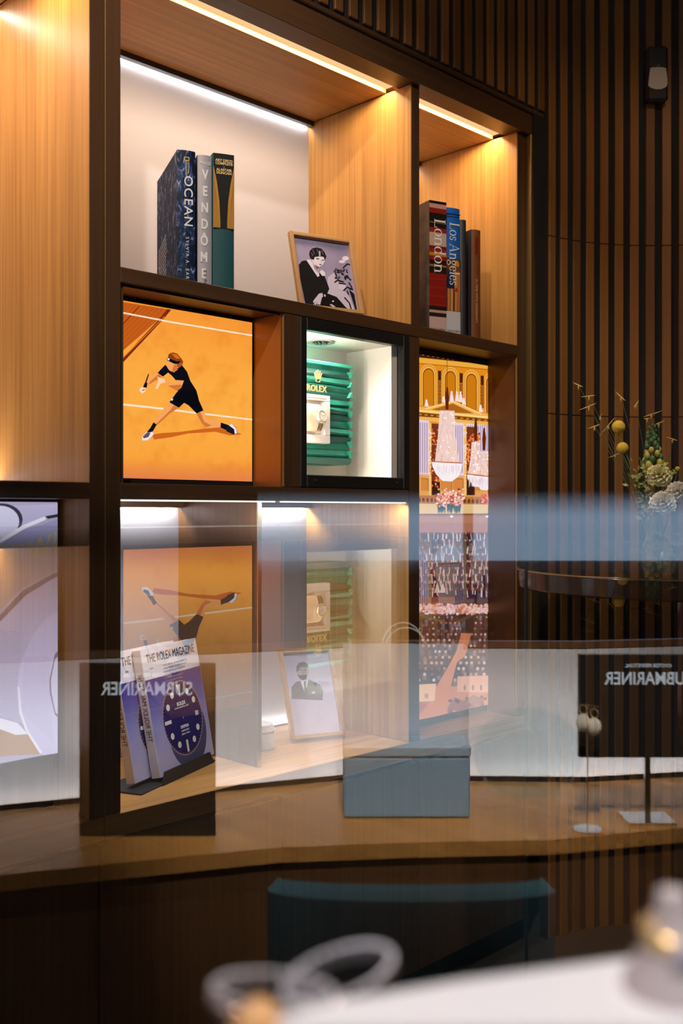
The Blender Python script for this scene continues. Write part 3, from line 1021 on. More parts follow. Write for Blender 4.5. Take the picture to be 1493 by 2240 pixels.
pw.poly([(0, 760), (130, 620), (310, 520), (400, 486), (400, 510), (315, 545), (150, 645), (10, 790), (-60, 850), (-60, 815)], (110, 104, 124), 5)
pw.poly([(-60, 870), (10, 790), (150, 648), (315, 548), (400, 515), (400, 1600), (240, 1560), (150, 1400), (-60, 1330)], (188, 178, 206), 4)
for q in range(46):
    y = 850 + q * 11.5
    pw.line((-20, y), (118, y + 14 - q * .3), 2.2, (160, 152, 180), 5)
pw.poly([(100, 1180), (112, 1080), (135, 1000), (190, 880), (260, 790), (310, 750), (400, 700), (400, 1700), (236, 1565), (150, 1420), (112, 1320)], (198, 188, 220), 6)
for q in range(30):
    pw.line((140 + q * 5, 990 + (q % 3) * 8), (132 + q * 6, 1330 + q * 6), 1.6, (178, 168, 202), 7)
pw.poly([(318, 990), (400, 900), (400, 1420), (318, 1340), (290, 1220), (286, 1140)], (120, 112, 140), 8)
pw.poly([(318, 1020), (400, 940), (400, 1400), (322, 1330), (298, 1210), (296, 1140)], (206, 196, 224), 9)
pw.poly([(100, 1180), (112, 1180), (124, 1320), (160, 1430), (246, 1565), (232, 1570), (150, 1440), (110, 1330)], (232, 222, 234), 10)
pw.poly([(-60, 1345), (100, 1390), (160, 1455), (90, 1460), (-60, 1405)], (230, 222, 236), 10)
pw.poly([(-60, 1405), (90, 1460), (160, 1455), (236, 1570), (-60, 1590)], (176, 140, 112), 9)
pw.build('print', M['backlit'], lw, world=True)
bm = bmesh.new()
wp = [o for o in lw.children if o.name.startswith('print')][0]
bm.from_mesh(wp.data)
lo = Vector(lw.location)
for co, no in (((WX0, 0, 0), (-1, 0, 0)), ((WX1, 0, 0), (1, 0, 0)), ((0, 0, WZa), (0, 0, -1)), ((0, 0, WZb), (0, 0, 1))):
    bmesh.ops.bisect_plane(bm, geom=bm.verts[:] + bm.edges[:] + bm.faces[:], plane_co=Vector(co) - lo, plane_no=no, clear_outer=True)
bm.to_mesh(wp.data)
bm.free()
p0, p1 = A7(250, 360), A7(330, 330)
bm = text_mesh('WI', 0.062, 0.0004, 'LEFT', 0.9, 1.1, basis(A7(160, 398) + Vector((0, -.002, 0)), (p1 - p0), (0, 0, 1)))
finish('lettering', bm, emit('backlit_gold', (.46, .36, .17)), lw, world=True, label='gold letters')

# ================================================================== WATCH DISPLAY CASE
KX0, KX1, KZ0, KZ1 = 1.772, 2.144, 0.096, 0.468
case = thing('display_case', 'small bright watch display case with a dark frame and glass front', 'display case', (1.96, YF, Z2b))
OX0, OX1, OZ0, OZ1 = 1.7497, 2.1685, Z2b + g, Z1a - g
bm = merge(bbox(OX0, KX0, YF - .004, YF + .02, OZ0, OZ1, .002), bbox(KX1, OX1, YF - .004, YF + .02, OZ0, OZ1, .002),
           bbox(KX0, KX1, YF - .004, YF + .02, OZ0, KZ0, .002), bbox(KX0, KX1, YF - .004, YF + .02, KZ1, OZ1, .002))
finish('frame', bm, M['black_metal'], case, world=True)
bm = merge(bbox(2.120, 2.126, YF + .021, 2.10, KZ0 - .004, KZ1), bbox(1.752, 1.758, YF + .021, 2.10, KZ0 - .004, KZ1),
           bbox(1.752, 2.126, 2.10, 2.106, KZ0 - .004, KZ1), bbox(1.752, 2.126, YF + .021, 2.106, KZ1, KZ1 + .006),
           bbox(1.752, 2.126, YF + .021, 2.106, KZ0 - .010, KZ0 - .004))
finish('liner', bm, M['cream'], case, world=True)
finish('inner_edge', bbox(2.1265, 2.1435, YF + .021, YF + .03, KZ0, KZ1), M['cream'], case, world=True)
finish('glass_pane', bbox(KX0 + g, 1.99, YF + .0035, YF + .0065, KZ0 + g, KZ1 - g), M['glass_door'], case, world=True)
finish('glass_pane', bbox(1.965, KX1 - g, YF + .0085, YF + .0115, KZ0 + g, KZ1 - g), M['glass_door'], case, world=True)
bm = bmesh.new()
lathe(bm, [(0.024, 0), (0.036, 0), (0.038, -.004), (0.026, -.003), (0.024, 0)], 32)
bmesh.ops.translate(bm, verts=bm.verts, vec=(1.925, 2.005, KZ1 - .0005))
finish('lamp_ring', bm, M['steel'], case, smooth=True, world=True)
bm = bmesh.new()
cyl(bm, .024, .024, .002, 24, Matrix.Translation((1.925, 2.005, KZ1 - .0012)))
for q in range(7):
    a = 2 * math.pi * q / 7
    ball(bm, .006, Matrix.Translation((1.925 + .014 * math.cos(a), 2.005 + .014 * math.sin(a), KZ1 - .003)), 8, 6)
finish('downlight_core', bm, M['black_metal'], case, smooth=True, world=True)
for sx in (1.80, 2.115):
    bm = bmesh.new()
    cyl(bm, .0025, .0025, .003, 10, Matrix.Translation((sx, YF - .0055, KZ0 - .014)) @ Matrix.Rotation(R(90), 4, 'X'))
    finish('screw', bm, M['steel'], case, world=True)
area_lamp('case_lamp', (1.925, 2.005, KZ1 - .006), (0, 0, 0), .07, .07, 1.2, (1.0, 0.87, 0.80), case, 130)
area_lamp('case_lamp', (1.90, 1.921, KZ1 - .004), (R(12), 0, 0), .24, .01, 0.6, (1.0, 0.86, 0.78), case, 140)
area_lamp('case_lamp', (1.7595, 1.935, .285), (0, R(-90), 0), .30, .012, 1.7, (1.0, 0.87, 0.79), case)  # added strip hidden behind the left frame bar, brightens the inside

# ---- green presentation panel
SX0, SX1, SZ0, SZ1, SY = 1.765, 2.043, 0.133, 0.412, 2.000
slabt = thing('presentation_panel', 'green pleated presentation panel with gold crown inside the watch case', 'display panel', (1.904, 2.0995, SZ0))
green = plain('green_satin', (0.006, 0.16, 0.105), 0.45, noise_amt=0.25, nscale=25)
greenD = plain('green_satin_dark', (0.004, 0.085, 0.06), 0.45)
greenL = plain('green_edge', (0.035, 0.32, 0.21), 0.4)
finish('board', bbox(SX0, SX1, SY + .012, 2.0995, SZ0, SZ1, .002), green, slabt, world=True)
NP = 14
for q in range(NP):                                # overlapping pleats, each tapering
    z0 = SZ0 + (SZ1 - SZ0) * q / NP
    z1 = SZ0 + (SZ1 - SZ0) * (q + 1) / NP
    bm = bmesh.new()
    w0, w1 = .0055 + .0045 * math.sin(q * 2.1), .0055 + .0045 * math.cos(q * 1.7)
    N = 8
    rows = []
    for i in range(N + 1):
        x = SX0 + (SX1 - SX0) * i / N
        sk = .0050 * math.sin(i / N * 3.0 + q * 1.9)
        d = w0 + (w1 - w0) * i / N
        prof = [(SY + .0118, z0 + .0005), (SY + .011 - d * .35, z0 + .002 + max(0, sk)), (SY + .011 - d, z0 + (z1 - z0) * .55 + sk), (SY + .0105 - d * .2, z1 - .001), (SY + .0118, z1 - .0005)]
        rows.append([bm.verts.new((x, y, z)) for y, z in prof])
    for a, b in zip(rows, rows[1:]):
        for j in range(4):
            bm.faces.new((a[j], b[j], b[j + 1], a[j + 1]))
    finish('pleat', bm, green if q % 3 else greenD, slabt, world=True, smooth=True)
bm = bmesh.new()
for q in range(9):  # brighter green triangles paint the fold highlights at the right end
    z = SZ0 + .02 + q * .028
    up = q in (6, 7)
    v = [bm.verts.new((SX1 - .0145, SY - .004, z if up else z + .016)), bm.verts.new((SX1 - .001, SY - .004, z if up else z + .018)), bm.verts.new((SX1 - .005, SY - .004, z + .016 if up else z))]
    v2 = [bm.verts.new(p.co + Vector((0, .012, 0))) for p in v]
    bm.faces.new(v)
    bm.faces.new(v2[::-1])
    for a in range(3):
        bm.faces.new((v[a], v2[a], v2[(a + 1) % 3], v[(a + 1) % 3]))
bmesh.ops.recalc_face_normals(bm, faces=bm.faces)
finish('fold_highlight', bm, greenL, slabt, world=True, label='bright green triangles painting the highlights on the pleat folds')
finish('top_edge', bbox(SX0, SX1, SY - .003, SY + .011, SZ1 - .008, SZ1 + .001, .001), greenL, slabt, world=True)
# crown emblem
bm = bmesh.new()
cz, cxx, ys = .367, 1.905, SY - .006
def extr(bm, pts, y0, y1):
    a = [bm.verts.new((x, y0, z)) for x, z in pts]
    b = [bm.verts.new((x, y1, z)) for x, z in pts]
    bm.faces.new(a)
    bm.faces.new(b[::-1])
    for k in range(len(pts)):
        bm.faces.new((a[k], b[k], b[(k + 1) % len(pts)], a[(k + 1) % len(pts)]))
    bmesh.ops.recalc_face_normals(bm, faces=bm.faces)
for ang, ln in ((-38, .021), (-19, .0235), (0, .0245), (19, .0235), (38, .021)):
    a = R(ang)
    bx_, bz_ = cxx + .0045 * ang / 38, cz - .008
    tx, tz = bx_ + math.sin(a) * ln * .62, bz_ + math.cos(a) * ln
    extr(bm, [(bx_ - .0024, bz_), (bx_ + .0024, bz_), (tx + .0009, tz), (tx - .0009, tz)], ys, ys + .003)
    ball(bm, .0022, Matrix.Translation((tx, ys + .0015, tz + .001)), 10, 8)
torus(bm, 1, .22, Matrix.Translation((cxx, ys + .0015, cz - .010)) @ Matrix.Rotation(R(90), 4, 'X') @ Matrix.Diagonal((.0075, .0032, .006, 1)), 24, 8)
finish('crown_emblem', bm, M['gold'], slabt, smooth=True, world=True, label='raised gold five-point crown')
bm = text_mesh('ROLEX', .0235, .0012, 'CENTER', 0.98, 1.05, basis((1.899, SY - .006, .335), (1, 0, 0), (0, 0, 1)), bold=.0006)
finish('lettering', bm, M['gold'], slabt, world=True, label='raised gold lettering')
# cream tray
TX0, TX1, TZ0, TZ1 = 1.790, 1.937, .1865, .3170
bm = merge(bbox(TX0, TX1, 1.980, SY + .006, TZ1 - .016, TZ1, .0015), bbox(TX0, TX1, 1.980, SY + .006, TZ0, TZ0 + .022, .0015),
           bbox(TX0, TX0 + .018, 1.980, SY + .006, TZ0 + .022, TZ1 - .016, .0015), bbox(TX1 - .020, TX1, 1.980, SY + .006, TZ0 + .022, TZ1 - .016, .0015),
           bbox(TX0 + .018, TX1 - .020, 2.000, SY + .006, TZ0 + .022, TZ1 - .016))
finish('tray', bm, M['cream'], slabt, world=True, label='cream leather tray')
finish('tray_slot', bbox(TX0 + .01, TX1 - .016, 1.9792, 1.9798, TZ1 - .010, TZ1 - .0085), M['oak_x'], slabt, world=True)
bm = bmesh.new()
cyl(bm, 1, 1, .072, 32, Matrix.Translation((1.846, 1.9715, .2525)) @ Matrix.Rotation(R(90), 4, 'Y') @ Matrix.Diagonal((.0365, .0265, 1, 1)))
bmesh.ops.bevel(bm, geom=[e for e in bm.edges if len(e.link_faces) == 2 and e.calc_face_angle(0) > 1.0], offset=.004, segments=2, affect='EDGES')
finish('watch_cushion', bm, plain('beige_suede', (.62, .46, .30), .8), slabt, smooth=True, world=True, label='beige cuff cushion')

# ---- the watch
watch = thing('wristwatch', 'two-tone gold and steel wristwatch with pale dial on the green panel', 'watch', (1.8640, 1.9445, .2525), (R(-12), 0, 0))
MY = Matrix.Rotation(R(90), 4, 'X')
bm = bmesh.new()
lathe(bm, [(0, 0), (.0165, 0), (.0185, .002), (.0185, .007), (.0172, .0092), (0, .0092)], 40, MY)
finish('case', bm, M['steel'], watch, smooth=True)
bm = bmesh.new()
seg = 72
lathe(bm, [(.0142, .0092), (.0148, .0112), (.0166, .0106), (.0174, .0092)], seg, MY)
for i, v in enumerate(bm.verts):
    if i % 2:
        v.co.x *= .985
        v.co.z *= .985
finish('bezel', bm, M['gold'], watch)
bm = bmesh.new()
cyl(bm, .0142, .0142, .0006, 40, Matrix.Translation((0, -.0098, 0)) @ MY)
finish('dial', bm, plain('pale_dial', (.92, .91, .92), .6), watch)
bm = bmesh.new()
for h in range(12):
    a = R(30 * h)
    box(bm, -.0005, .0005, -.0107, -.0102, .0098, .0125, M=Matrix.Rotation(a, 4, 'Y'))
for a, ln, w in ((R(-55), .0075, .0008), (R(60), .011, .0006), (R(200), .012, .00025)):
    box(bm, -w, w, -.0109, -.0106, -.001, ln, M=Matrix.Rotation(a, 4, 'Y'))
finish('hands_and_markers', bm, M['gold'], watch)
bm = bmesh.new()
cyl(bm, .0028, .0028, .004, 14, Matrix.Translation((.0203, -.0045, 0)) @ Matrix.Rotation(R(90), 4, 'Y'))
finish('winding_crown', bm, M['gold'], watch, smooth=True)
for half in (-1, 1):
  bms, bmg = bmesh.new(), bmesh.new()
  for q in (range(-20, 0) if half < 0 else range(1, 21)):
      phi = R(90 + abs(q) * 6.2) if q > 0 else R(90 - abs(q) * 6.2)
      if abs(q) < 4:
          continue
      ey, ez = .0285, .0390
      y = .0270 - ey * math.sin(phi)
      z = ez * math.cos(phi)
      tan = Vector((0, -ey * math.cos(phi), -ez * math.sin(phi))).normalized()
      rot = math.atan2(tan.z, tan.y)
      for c_, w in ((-.0062, .0042), (-.002, .0036), (.002, .0036), (.0062, .0042)):
          tgt = bmg if abs(c_) < .004 else bms
          box(tgt, c_ - w / 2 + .0002, c_ + w / 2 - .0002, -.0019, .0019, -.0011, .0011, .0003, Matrix.Translation((0, y, z)) @ Matrix.Rotation(rot, 4, 'X'))
  fb_ = finish('bracelet', bms, M['steel'], watch)
  finish('bracelet_centre', bmg, M['rosegold'], fb_, label='gold centre links')

# ================================================================== BOOKS


def book(name, label, loc, rotz, w, h, d, spine_mat, cover_mat, lean=0.0):
    t_ = thing(name, label, 'book', loc, (0, lean, rotz), None)
    # local: x across the spine, y depth, z height; spine faces -y
    bm = bmesh.new()
    n = 8
    th = .0028
    prof = [(-w / 2, 0.006)] + [(-w / 2 + w * i / n, .0045 * (abs(2 * i / n - 1)) ** 2 - .0) for i in range(n + 1)] + [(w / 2, .006)]
    out = [(-w / 2, d)] + [(x, y) for x, y in prof[1:-1]] + [(w / 2, d)]
    inn = [(w / 2 - th, d), (w / 2 - th, th + .006)] + [(-w / 2 + th, th + .006), (-w / 2 + th, d)]
    ring = out + inn
    lo = [bm.verts.new((x, y, 0)) for x, y in ring]
    hi = [bm.verts.new((x, y, h)) for x, y in ring]
    k = len(ring)
    for i in range(k):
        f = bm.faces.new((lo[i], lo[(i + 1) % k], hi[(i + 1) % k], hi[i]))
        f.material_index = 1 if (i == 0 or i == len(out) - 2 or i > len(out) - 2) else 0
    f = bm.faces.new(lo[::-1]); f.material_index = 1
    f = bm.faces.new(hi); f.material_index = 1
    bmesh.ops.recalc_face_normals(bm, faces=bm.faces)
    finish('cover', bm, [spine_mat, cover_mat], t_)
    finish('pages', bbox(-w / 2 + th + .0003, w / 2 - th - .0003, .0095, d - .004, .003, h - .003), M['paper'], t_)
    return t_


def spine_text(t_, s, size, x, z, down=True, mat='white', sx=1.0, spacing=1.0, bold=0.0, y=-.0006, label=None):
    if down:
        B = basis((x, y, z), (0, 0, -1), (1, 0, 0))
    else:
        B = basis((x, y, z), (1, 0, 0), (0, 0, 1))
    return finish('lettering', text_mesh(s, size, .0002, 'CENTER', sx, spacing, B, bold), M[mat] if isinstance(mat, str) else mat, t_, label=label)


# blue-black wave picture for the first book
m_wave, nt, b = mat_new('wave_print')
tc = nt.nodes.new('ShaderNodeTexCoord')
mp = nt.nodes.new('ShaderNodeMapping')
mp.inputs['Scale'].default_value = (60, 60, 26)
mp.inputs['Rotation'].default_value = (0.3, 0.5, 0.2)
nn = nt.nodes.new('ShaderNodeTexNoise')
nn.inputs['Scale'].default_value = 1.3
nn.inputs['Detail'].default_value = 5
nn.inputs['Distortion'].default_value = 1.6
ra = nt.nodes.new('ShaderNodeValToRGB')
ra.color_ramp.elements[0].position = .46
ra.color_ramp.elements[0].color = (.006, .012, .035, 1)
ra.color_ramp.elements[1].position = .72
ra.color_ramp.elements[1].color = (.45, .50, .68, 1)
e = ra.color_ramp.elements.new(.58)
e.color = (.02, .06, .18, 1)
nt.links.new(tc.outputs['Object'], mp.inputs['Vector'])
nt.links.new(mp.outputs['Vector'], nn.inputs['Vector'])
nt.links.new(nn.outputs['Fac'], ra.inputs['Fac'])
nt.links.new(ra.outputs['Color'], b.inputs['Base Color'])
b.inputs['Roughness'].default_value = .6
b.inputs['Specular IOR Level'].default_value = .2

BR = R(-24)
o0 = C(-.3886, 2.40, Z1b)
sd = Vector((math.cos(BR), math.sin(BR), 0))


def at_spine(off):
    p = o0 + sd * off
    return (p.x, p.y, Z1b + .0003)


b1 = book('book', 'thick dark blue wave-patterned book titled OCEAN, leftmost on the upper shelf', at_spine(.022), BR, .044, .326, .255, m_wave, m_wave)
spine_text(b1, 'OCEAN', .029, .0035, .205, sx=1.12, spacing=1.14, bold=.0002)
spine_text(b1, 'SYLVIA A. EARLE', .0112, .0015, .062, sx=1.0, spacing=1.45)
bm = bmesh.new()
for x0, x1, z0, z1 in ((-.0075, .0045, .3085, .3100), (-.0075, .0045, .3005, .3020), (-.0075, -.0058, .3020, .3085), (.0028, .0045, .3020, .3085)):
    box(bm, x0 + .0018, x1 + .0018, -.0009, -.0003, z0, z1)
finish('logo_frame', bm, plain('yellow_ink', (.85, .55, .06), .5), b1, label='small yellow rectangle logo')
spine_text(b1, 'NATIONAL\nGEOGRAPHIC', .0058, .0015, .284, sx=.95)
# white diagonal stripes low on its front board
bm = bmesh.new()
for q in range(13):
    z = .030 + q * .0105
    v = [bm.verts.new((-.0222, .135, z)), bm.verts.new((-.0222, .235, z - .042 + .02)), bm.verts.new((-.0222, .235, z - .0395 + .02)), bm.verts.new((-.0222, .135, z + .0025))]
    bm.faces.new(v)
finish('cover_stripes', bm, M['white'], b1, label='white diagonal stripes')

greyc = plain('lilac_grey_cover', (.42, .40, .44), .5)
darkc = plain('dark_cover', (.03, .028, .035), .5)
b2 = book('book', 'slim lilac grey book with VENDÔME down its spine', at_spine(.0665), BR, .0345, .320, .25, greyc, darkc)
spine_text(b2, 'PLACE', .010, .0005, .300, False, 'white', .9)
for i, ch in enumerate('VENDÔME'):
    spine_text(b2, ch, .0330, .0005 - .0006 * i, .272 - i * .0395, False, 'white', .70, bold=.0011)
spine_text(b2, 'ASSOULINE', .0085, .0005, .025, True, 'ink', 1, 1.1)
tealc = plain('teal_cloth', (.008, .075, .085), .7, noise_amt=.2, nscale=500)
b3 = book('book', 'black, gold and teal book titled ART DECO COMPLETE', at_spine(.1125), BR, .053, .329, .25, tealc, tealc)
pb = Print(lambda x, z: Vector((x, -.0002, z)), (0, -1, 0))
pb.poly([(-.0255, .148), (.0255, .148), (.0255, .3285), (-.0255, .3285)], (12, 12, 14), 1)
goldc = (196, 140, 52)
pb.poly([(-.0258, .150), (-.0085, .150), (-.0085, .165), (-.011, .215), (-.0175, .262), (-.0258, .300)], goldc, 2)
pb.poly([(.0258, .150), (.0085, .150), (.0085, .165), (.011, .215), (.0175, .262), (.0258, .300)], goldc, 2)
for q in range(5):
    pb.line((-.024 + q * .0032, .151), (-.0255 + q * .0012, .285 - q * .012), .0006, (150, 100, 36), 3)
    pb.line((.024 - q * .0032, .151), (.0255 - q * .0012, .285 - q * .012), .0006, (150, 100, 36), 3)
pb.build('spine_print', M['print'], b3)
for s_, z in (('ART DECO', .3120), ('COMPLETE', .3045), ('-', .2975), ('ALASTAIR', .2895), ('DUNCAN', .2820)):
    spine_text(b3, s_, .0082, .0005, z, False, 'goldfoil', 1.05, bold=.0003, y=-.0009)

BR2 = R(-18)
o1 = C(.261, 3.02, Z1b)
sd2 = Vector((math.cos(BR2), math.sin(BR2), 0))
def at2(off, back=0.0):
    p = o1 + sd2 * off + Vector((-math.sin(BR2), math.cos(BR2), 0)) * back
    return (p.x, p.y, Z1b + .0003)
lonc = plain('brown_photo_cover', (.10, .075, .055), .4, noise_amt=.6, nscale=18)
b4 = book('book', 'thick striped red and brown book titled London in the right niche', at2(.031), BR2, .061, .397, .27, lonc, lonc)
pb = Print(lambda x, z: Vector((x, -.0002, z)), (0, -1, 0))
hw = .0300
for z0, z1, c_ in ((0, .05, (206, 172, 168)), (.05, .062, (52, 34, 30)), (.062, .07, (196, 160, 150)), (.07, .082, (44, 30, 26)), (.082, .18, (140, 34, 26)), (.18, .20, (40, 30, 22)), (.20, .206, (150, 110, 60)),
                   (.206, .22, (52, 26, 20)), (.22, .232, (140, 36, 28)), (.232, .242, (206, 130, 30)), (.242, .252, (150, 40, 30)), (.252, .262, (120, 30, 26)), (.262, .302, (196, 172, 150)), (.302, .316, (150, 40, 30)),
                   (.316, .330, (40, 28, 22)), (.330, .334, (120, 90, 50)), (.334, .360, (34, 26, 20)), (.360, .375, (140, 36, 30)), (.375, .388, (206, 150, 140)), (.388, .3965, (26, 24, 22))):
    pb.poly([(-hw, z0 + .0005), (hw, z0 + .0005), (hw, z1 + .0004), (-hw, z1 + .0004)], c_, 1)
for q in range(4):
    pb.line((-hw, .085 + q * .026), (hw, .087 + q * .026), .004, (158, 40, 30), 2)
pb.build('spine_print', M['print_gloss'], b4)


def serif_glyphs(word):
    """roman letters with thick stems, hairlines and bracket serifs; x height .46, cap height .70 em"""
    bm = bmesh.new()

    def quad(pts):
        bm.faces.new([bm.verts.new((x, y, 0)) for x, y in pts])

    def rect(x0, x1, y0, y1):
        quad([(x0, y0), (x1, y0), (x1, y1), (x0, y1)])

    def arc(cx, cy, rx, ry, tx, ty, a0, a1, n=20):
        pr_ = None
        for i in range(n + 1):
            a = R(a0 + (a1 - a0) * i / n)
            o_ = (cx + rx * math.cos(a), cy + ry * math.sin(a))
            i_ = (cx + (rx - tx) * math.cos(a), cy + (ry - ty) * math.sin(a))
            if pr_:
                quad([pr_[0], o_, i_, pr_[1]])
            pr_ = (o_, i_)

    x = 0.0
    S, T, SE = .085, .028, .05
    for ch in word:
        if ch == 'L':
            rect(x + .06, x + .06 + S, 0, .70); rect(x, x + .22, .675, .70); rect(x, x + .46, 0, T)
            quad([(x + .42, T), (x + .46, T), (x + .475, .19), (x + .455, .19)])
            x += .51
        elif ch == 'o':
            arc(x + .225, .23, .215, .24, S, T, 0, 360, 32); x += .47
        elif ch == 'n':
            rect(x + .05, x + .05 + S, 0, .46); rect(x, x + .09, .435, .46); rect(x, x + .20, 0, T)
            arc(x + .25, .28, .175, .18, S, T + .02, 0, 150); rect(x + .34, x + .425, 0, .29); rect(x + .28, x + .485, 0, T)
            x += .51
        elif ch == 'd':
            arc(x + .205, .23, .20, .24, S, T, 0, 360, 32); rect(x + .325, x + .325 + S, 0, .72); rect(x + .26, x + .36, .695, .72); rect(x + .36, x + .46, 0, T)
            x += .49
        elif ch == 's':
            arc(x + .155, .345, .125, .125, S * .8, T, 20, 265); arc(x + .155, .122, .135, .128, S * .8, T, -160, 88)
            rect(x + .255, x + .275, .33, .44); rect(x + .03, x + .05, .02, .14)
            x += .33
        elif ch == 'A':
            quad([(x + .08, 0), (x + .115, 0), (x + .35, .71), (x + .315, .71)]); quad([(x + .31, .71), (x + .355, .71), (x + .62, 0), (x + .52, 0)])
            rect(x + .165, x + .49, .23, .26); rect(x, x + .20, 0, .022); rect(x + .43, x + .70, 0, .022)
            x += .71
        elif ch == 'g':
            arc(x + .19, .30, .165, .165, S * .85, T, 0, 360, 28); arc(x + .20, -.09, .20, .125, S * .7, T, 0, 360, 28)
            rect(x + .06, x + .30, .03, .07); rect(x + .32, x + .42, .41, .45)
            x += .43
        elif ch == 'e':
            arc(x + .205, .23, .195, .24, S, T, 5, 330, 30); rect(x + .09, x + .39, .24, .265)
            x += .43
        elif ch == 'l':
            rect(x + .06, x + .06 + S, 0, .72); rect(x, x + .10, .695, .72); rect(x, x + .21, 0, T)
            x += .235
        else:
            x += .20
    for v in bm.verts:
        v.co.x -= x / 2
        v.co.y -= .30
    for f in bm.faces:
        f.normal_update()
        if f.normal.z < 0:
            f.normal_flip()
    return bm


def serif_text(t_, word, size, x, z, mat, sx=1.0):
    bm = serif_glyphs(word)
    B = basis((x, -.0008, z), (0, 0, -1), (1, 0, 0)) @ Matrix.Diagonal((size * sx, size, size, 1))
    bmesh.ops.transform(bm, matrix=B, verts=bm.verts)
    return finish('lettering', bm, M[mat], t_)


serif_text(b4, 'London', .056, .004, .262, 'white', .98)
spine_text(b4, 'TASCHEN', .0105, 0, .012, False, 'ink', 1.0, 1.1, y=-.0008)
b5 = book('book', 'bright blue book titled Los Angeles with beach picture spine', at2(.0875, .002), BR2, .0505, .385, .27, plain('blue_cover', (.012, .13, .52), .35), darkc)
pb = Print(lambda x, z: Vector((x, -.0002, z)), (0, -1, 0))
hw = .0248
pb.poly([(-hw, .001), (hw, .001), (hw, .072), (-hw, .072)], (206, 204, 210), 1)
pb.poly([(-hw, .072), (hw, .072), (hw, .232), (-hw, .232)], (86, 58, 36), 1)
pb.poly([(-hw, .145), (hw, .140), (hw, .175), (-hw, .172)], (24, 34, 66), 2)
for x, c_ in ((-.017, (196, 128, 66)), (-.006, (216, 150, 84)), (.009, (206, 138, 74)), (.019, (186, 116, 60))):
    pb.poly([(x - .0045, .074), (x + .0035, .070), (x + .005, .140), (x - .004, .142)], c_, 3)
    pb.poly([(x - .0055, .140), (x + .0055, .140), (x + .005, .192), (x - .005, .195)], c_ if x > 0 else (32, 44, 82), 3)
    pb.ell(x, .202, .0055, .008, (120, 70, 36), 4, 10)
pb.poly([(.006, .132), (.014, .132), (.013, .145), (.007, .145)], (190, 40, 40), 5)
pb.ell(.012, .215, .009, .013, (206, 140, 70), 4, 10)
pb.line((-hw, .366), (hw, .366), .003, (10, 50, 120), 2)
pb.line((-hw, .358), (hw, .358), .002, (10, 50, 120), 2)
pb.build('spine_print', M['print_gloss'], b5)
serif_text(b5, 'Los Angeles', .049, .001, .245, 'white', .84)
spine_text(b5, 'TASCHEN', .0095, 0, .012, False, 'ink', 1.0, 1.1, y=-.0008)
b6 = book('book', 'narrow plain black book beside the blue one', at2(.1265, .004), BR2, .022, .355, .22, darkc, darkc)
BR3 = R(-14)
p = o1 + sd2 * .168
brownc = plain('brown_cover', (.20, .065, .022), .5)
b7 = book('book', 'shorter rust brown book with thin gilt lettering at the right end', (p.x + .020, p.y + .012, Z1b + .0003), BR3, .035, .335, .20, brownc, darkc)
spine_text(b7, 'IN TIME WITH MODERNITY', .0105, -.001, .115, True, 'goldfoil', 1.0, 1.05)
pb = Print(lambda x, z: Vector((x, -.0002, z)), (0, -1, 0))
pb.poly([(-.008, .255), (.008, .255), (.008, .315), (-.008, .315)], (150, 78, 40), 1)
pb.poly([(-.0065, .257), (.0065, .257), (.0065, .313), (-.0065, .313)], (110, 48, 22), 2)
pb.build('spine_panel', M['print'], b7)

# ================================================================== FRAMED PHOTOGRAPHS


def photo_frame(label, base, rotz, lean, w, h, bar=.011):
    f = thing('photo_frame', label, 'picture frame', base, (-lean, 0, rotz))
    f.rotation_mode = 'XYZ'
    dp = .016
    for x0, x1 in ((-w / 2, -w / 2 + bar), (w / 2 - bar, w / 2)):
        finish('frame_bar', bbox(x0, x1, -dp, 0, 0, h, .001), M['oak'], f)
    for z0, z1 in ((0, bar), (h - bar, h)):
        finish('frame_bar', bbox(-w / 2 + bar + .0002, w / 2 - bar - .0002, -dp, 0, z0, z1, .001), M['oak_x'], f)
    finish('backing', bbox(-w / 2 + .003, w / 2 - .003, .0005, .003, .003, h - .003), M['black_card'], f)
    # easel strut behind
    bm = bmesh.new()
    sl = math.tan(lean)
    a = [(-.028, .0035, .010), (.028, .0035, .010), (.020, .0035, h * .62), (-.020, .0035, h * .62)]
    zb = (.0 + .0035 * math.sin(lean)) 
    dd = h * .30
    q = [(-.028, dd, dd * math.tan(lean) + .001), (.028, dd, dd * math.tan(lean) + .001)]
    v = [bm.verts.new(p) for p in a + q]
    for idx in ((0, 1, 2, 3), (0, 4, 5, 1), (3, 2, 5, 4), (0, 3, 4), (1, 5, 2)):
        bm.faces.new([v[i] for i in idx])
    bmesh.ops.recalc_face_normals(bm, faces=bm.faces)
    finish('easel_back', bm, M['black_card'], f)
    bpy.context.view_layer.update()
    return f


def on_frame(f, ox, oy, s, y=-.004):
    Mi = f.matrix_world.inverted()
    org = Mi @ Vector((0, 0, 0))

    def P(x, yy):
        d = Mi.to_3x3() @ ray(ox + x / s, oy + yy / s)
        k = (y - org.y) / d.y
        q = org + d * k
        return Vector((q.x, y, q.z))
    return P


def trim_print(pr_, x0, x1, z0, z1):
    for co, no in (((x0, 0, 0), (-1, 0, 0)), ((x1, 0, 0), (1, 0, 0)), ((0, 0, z0), (0, 0, -1)), ((0, 0, z1), (0, 0, 1))):
        bmesh.ops.bisect_plane(pr_.bm, geom=pr_.bm.verts[:] + pr_.bm.edges[:] + pr_.bm.faces[:], plane_co=co, plane_no=no, clear_outer=True)


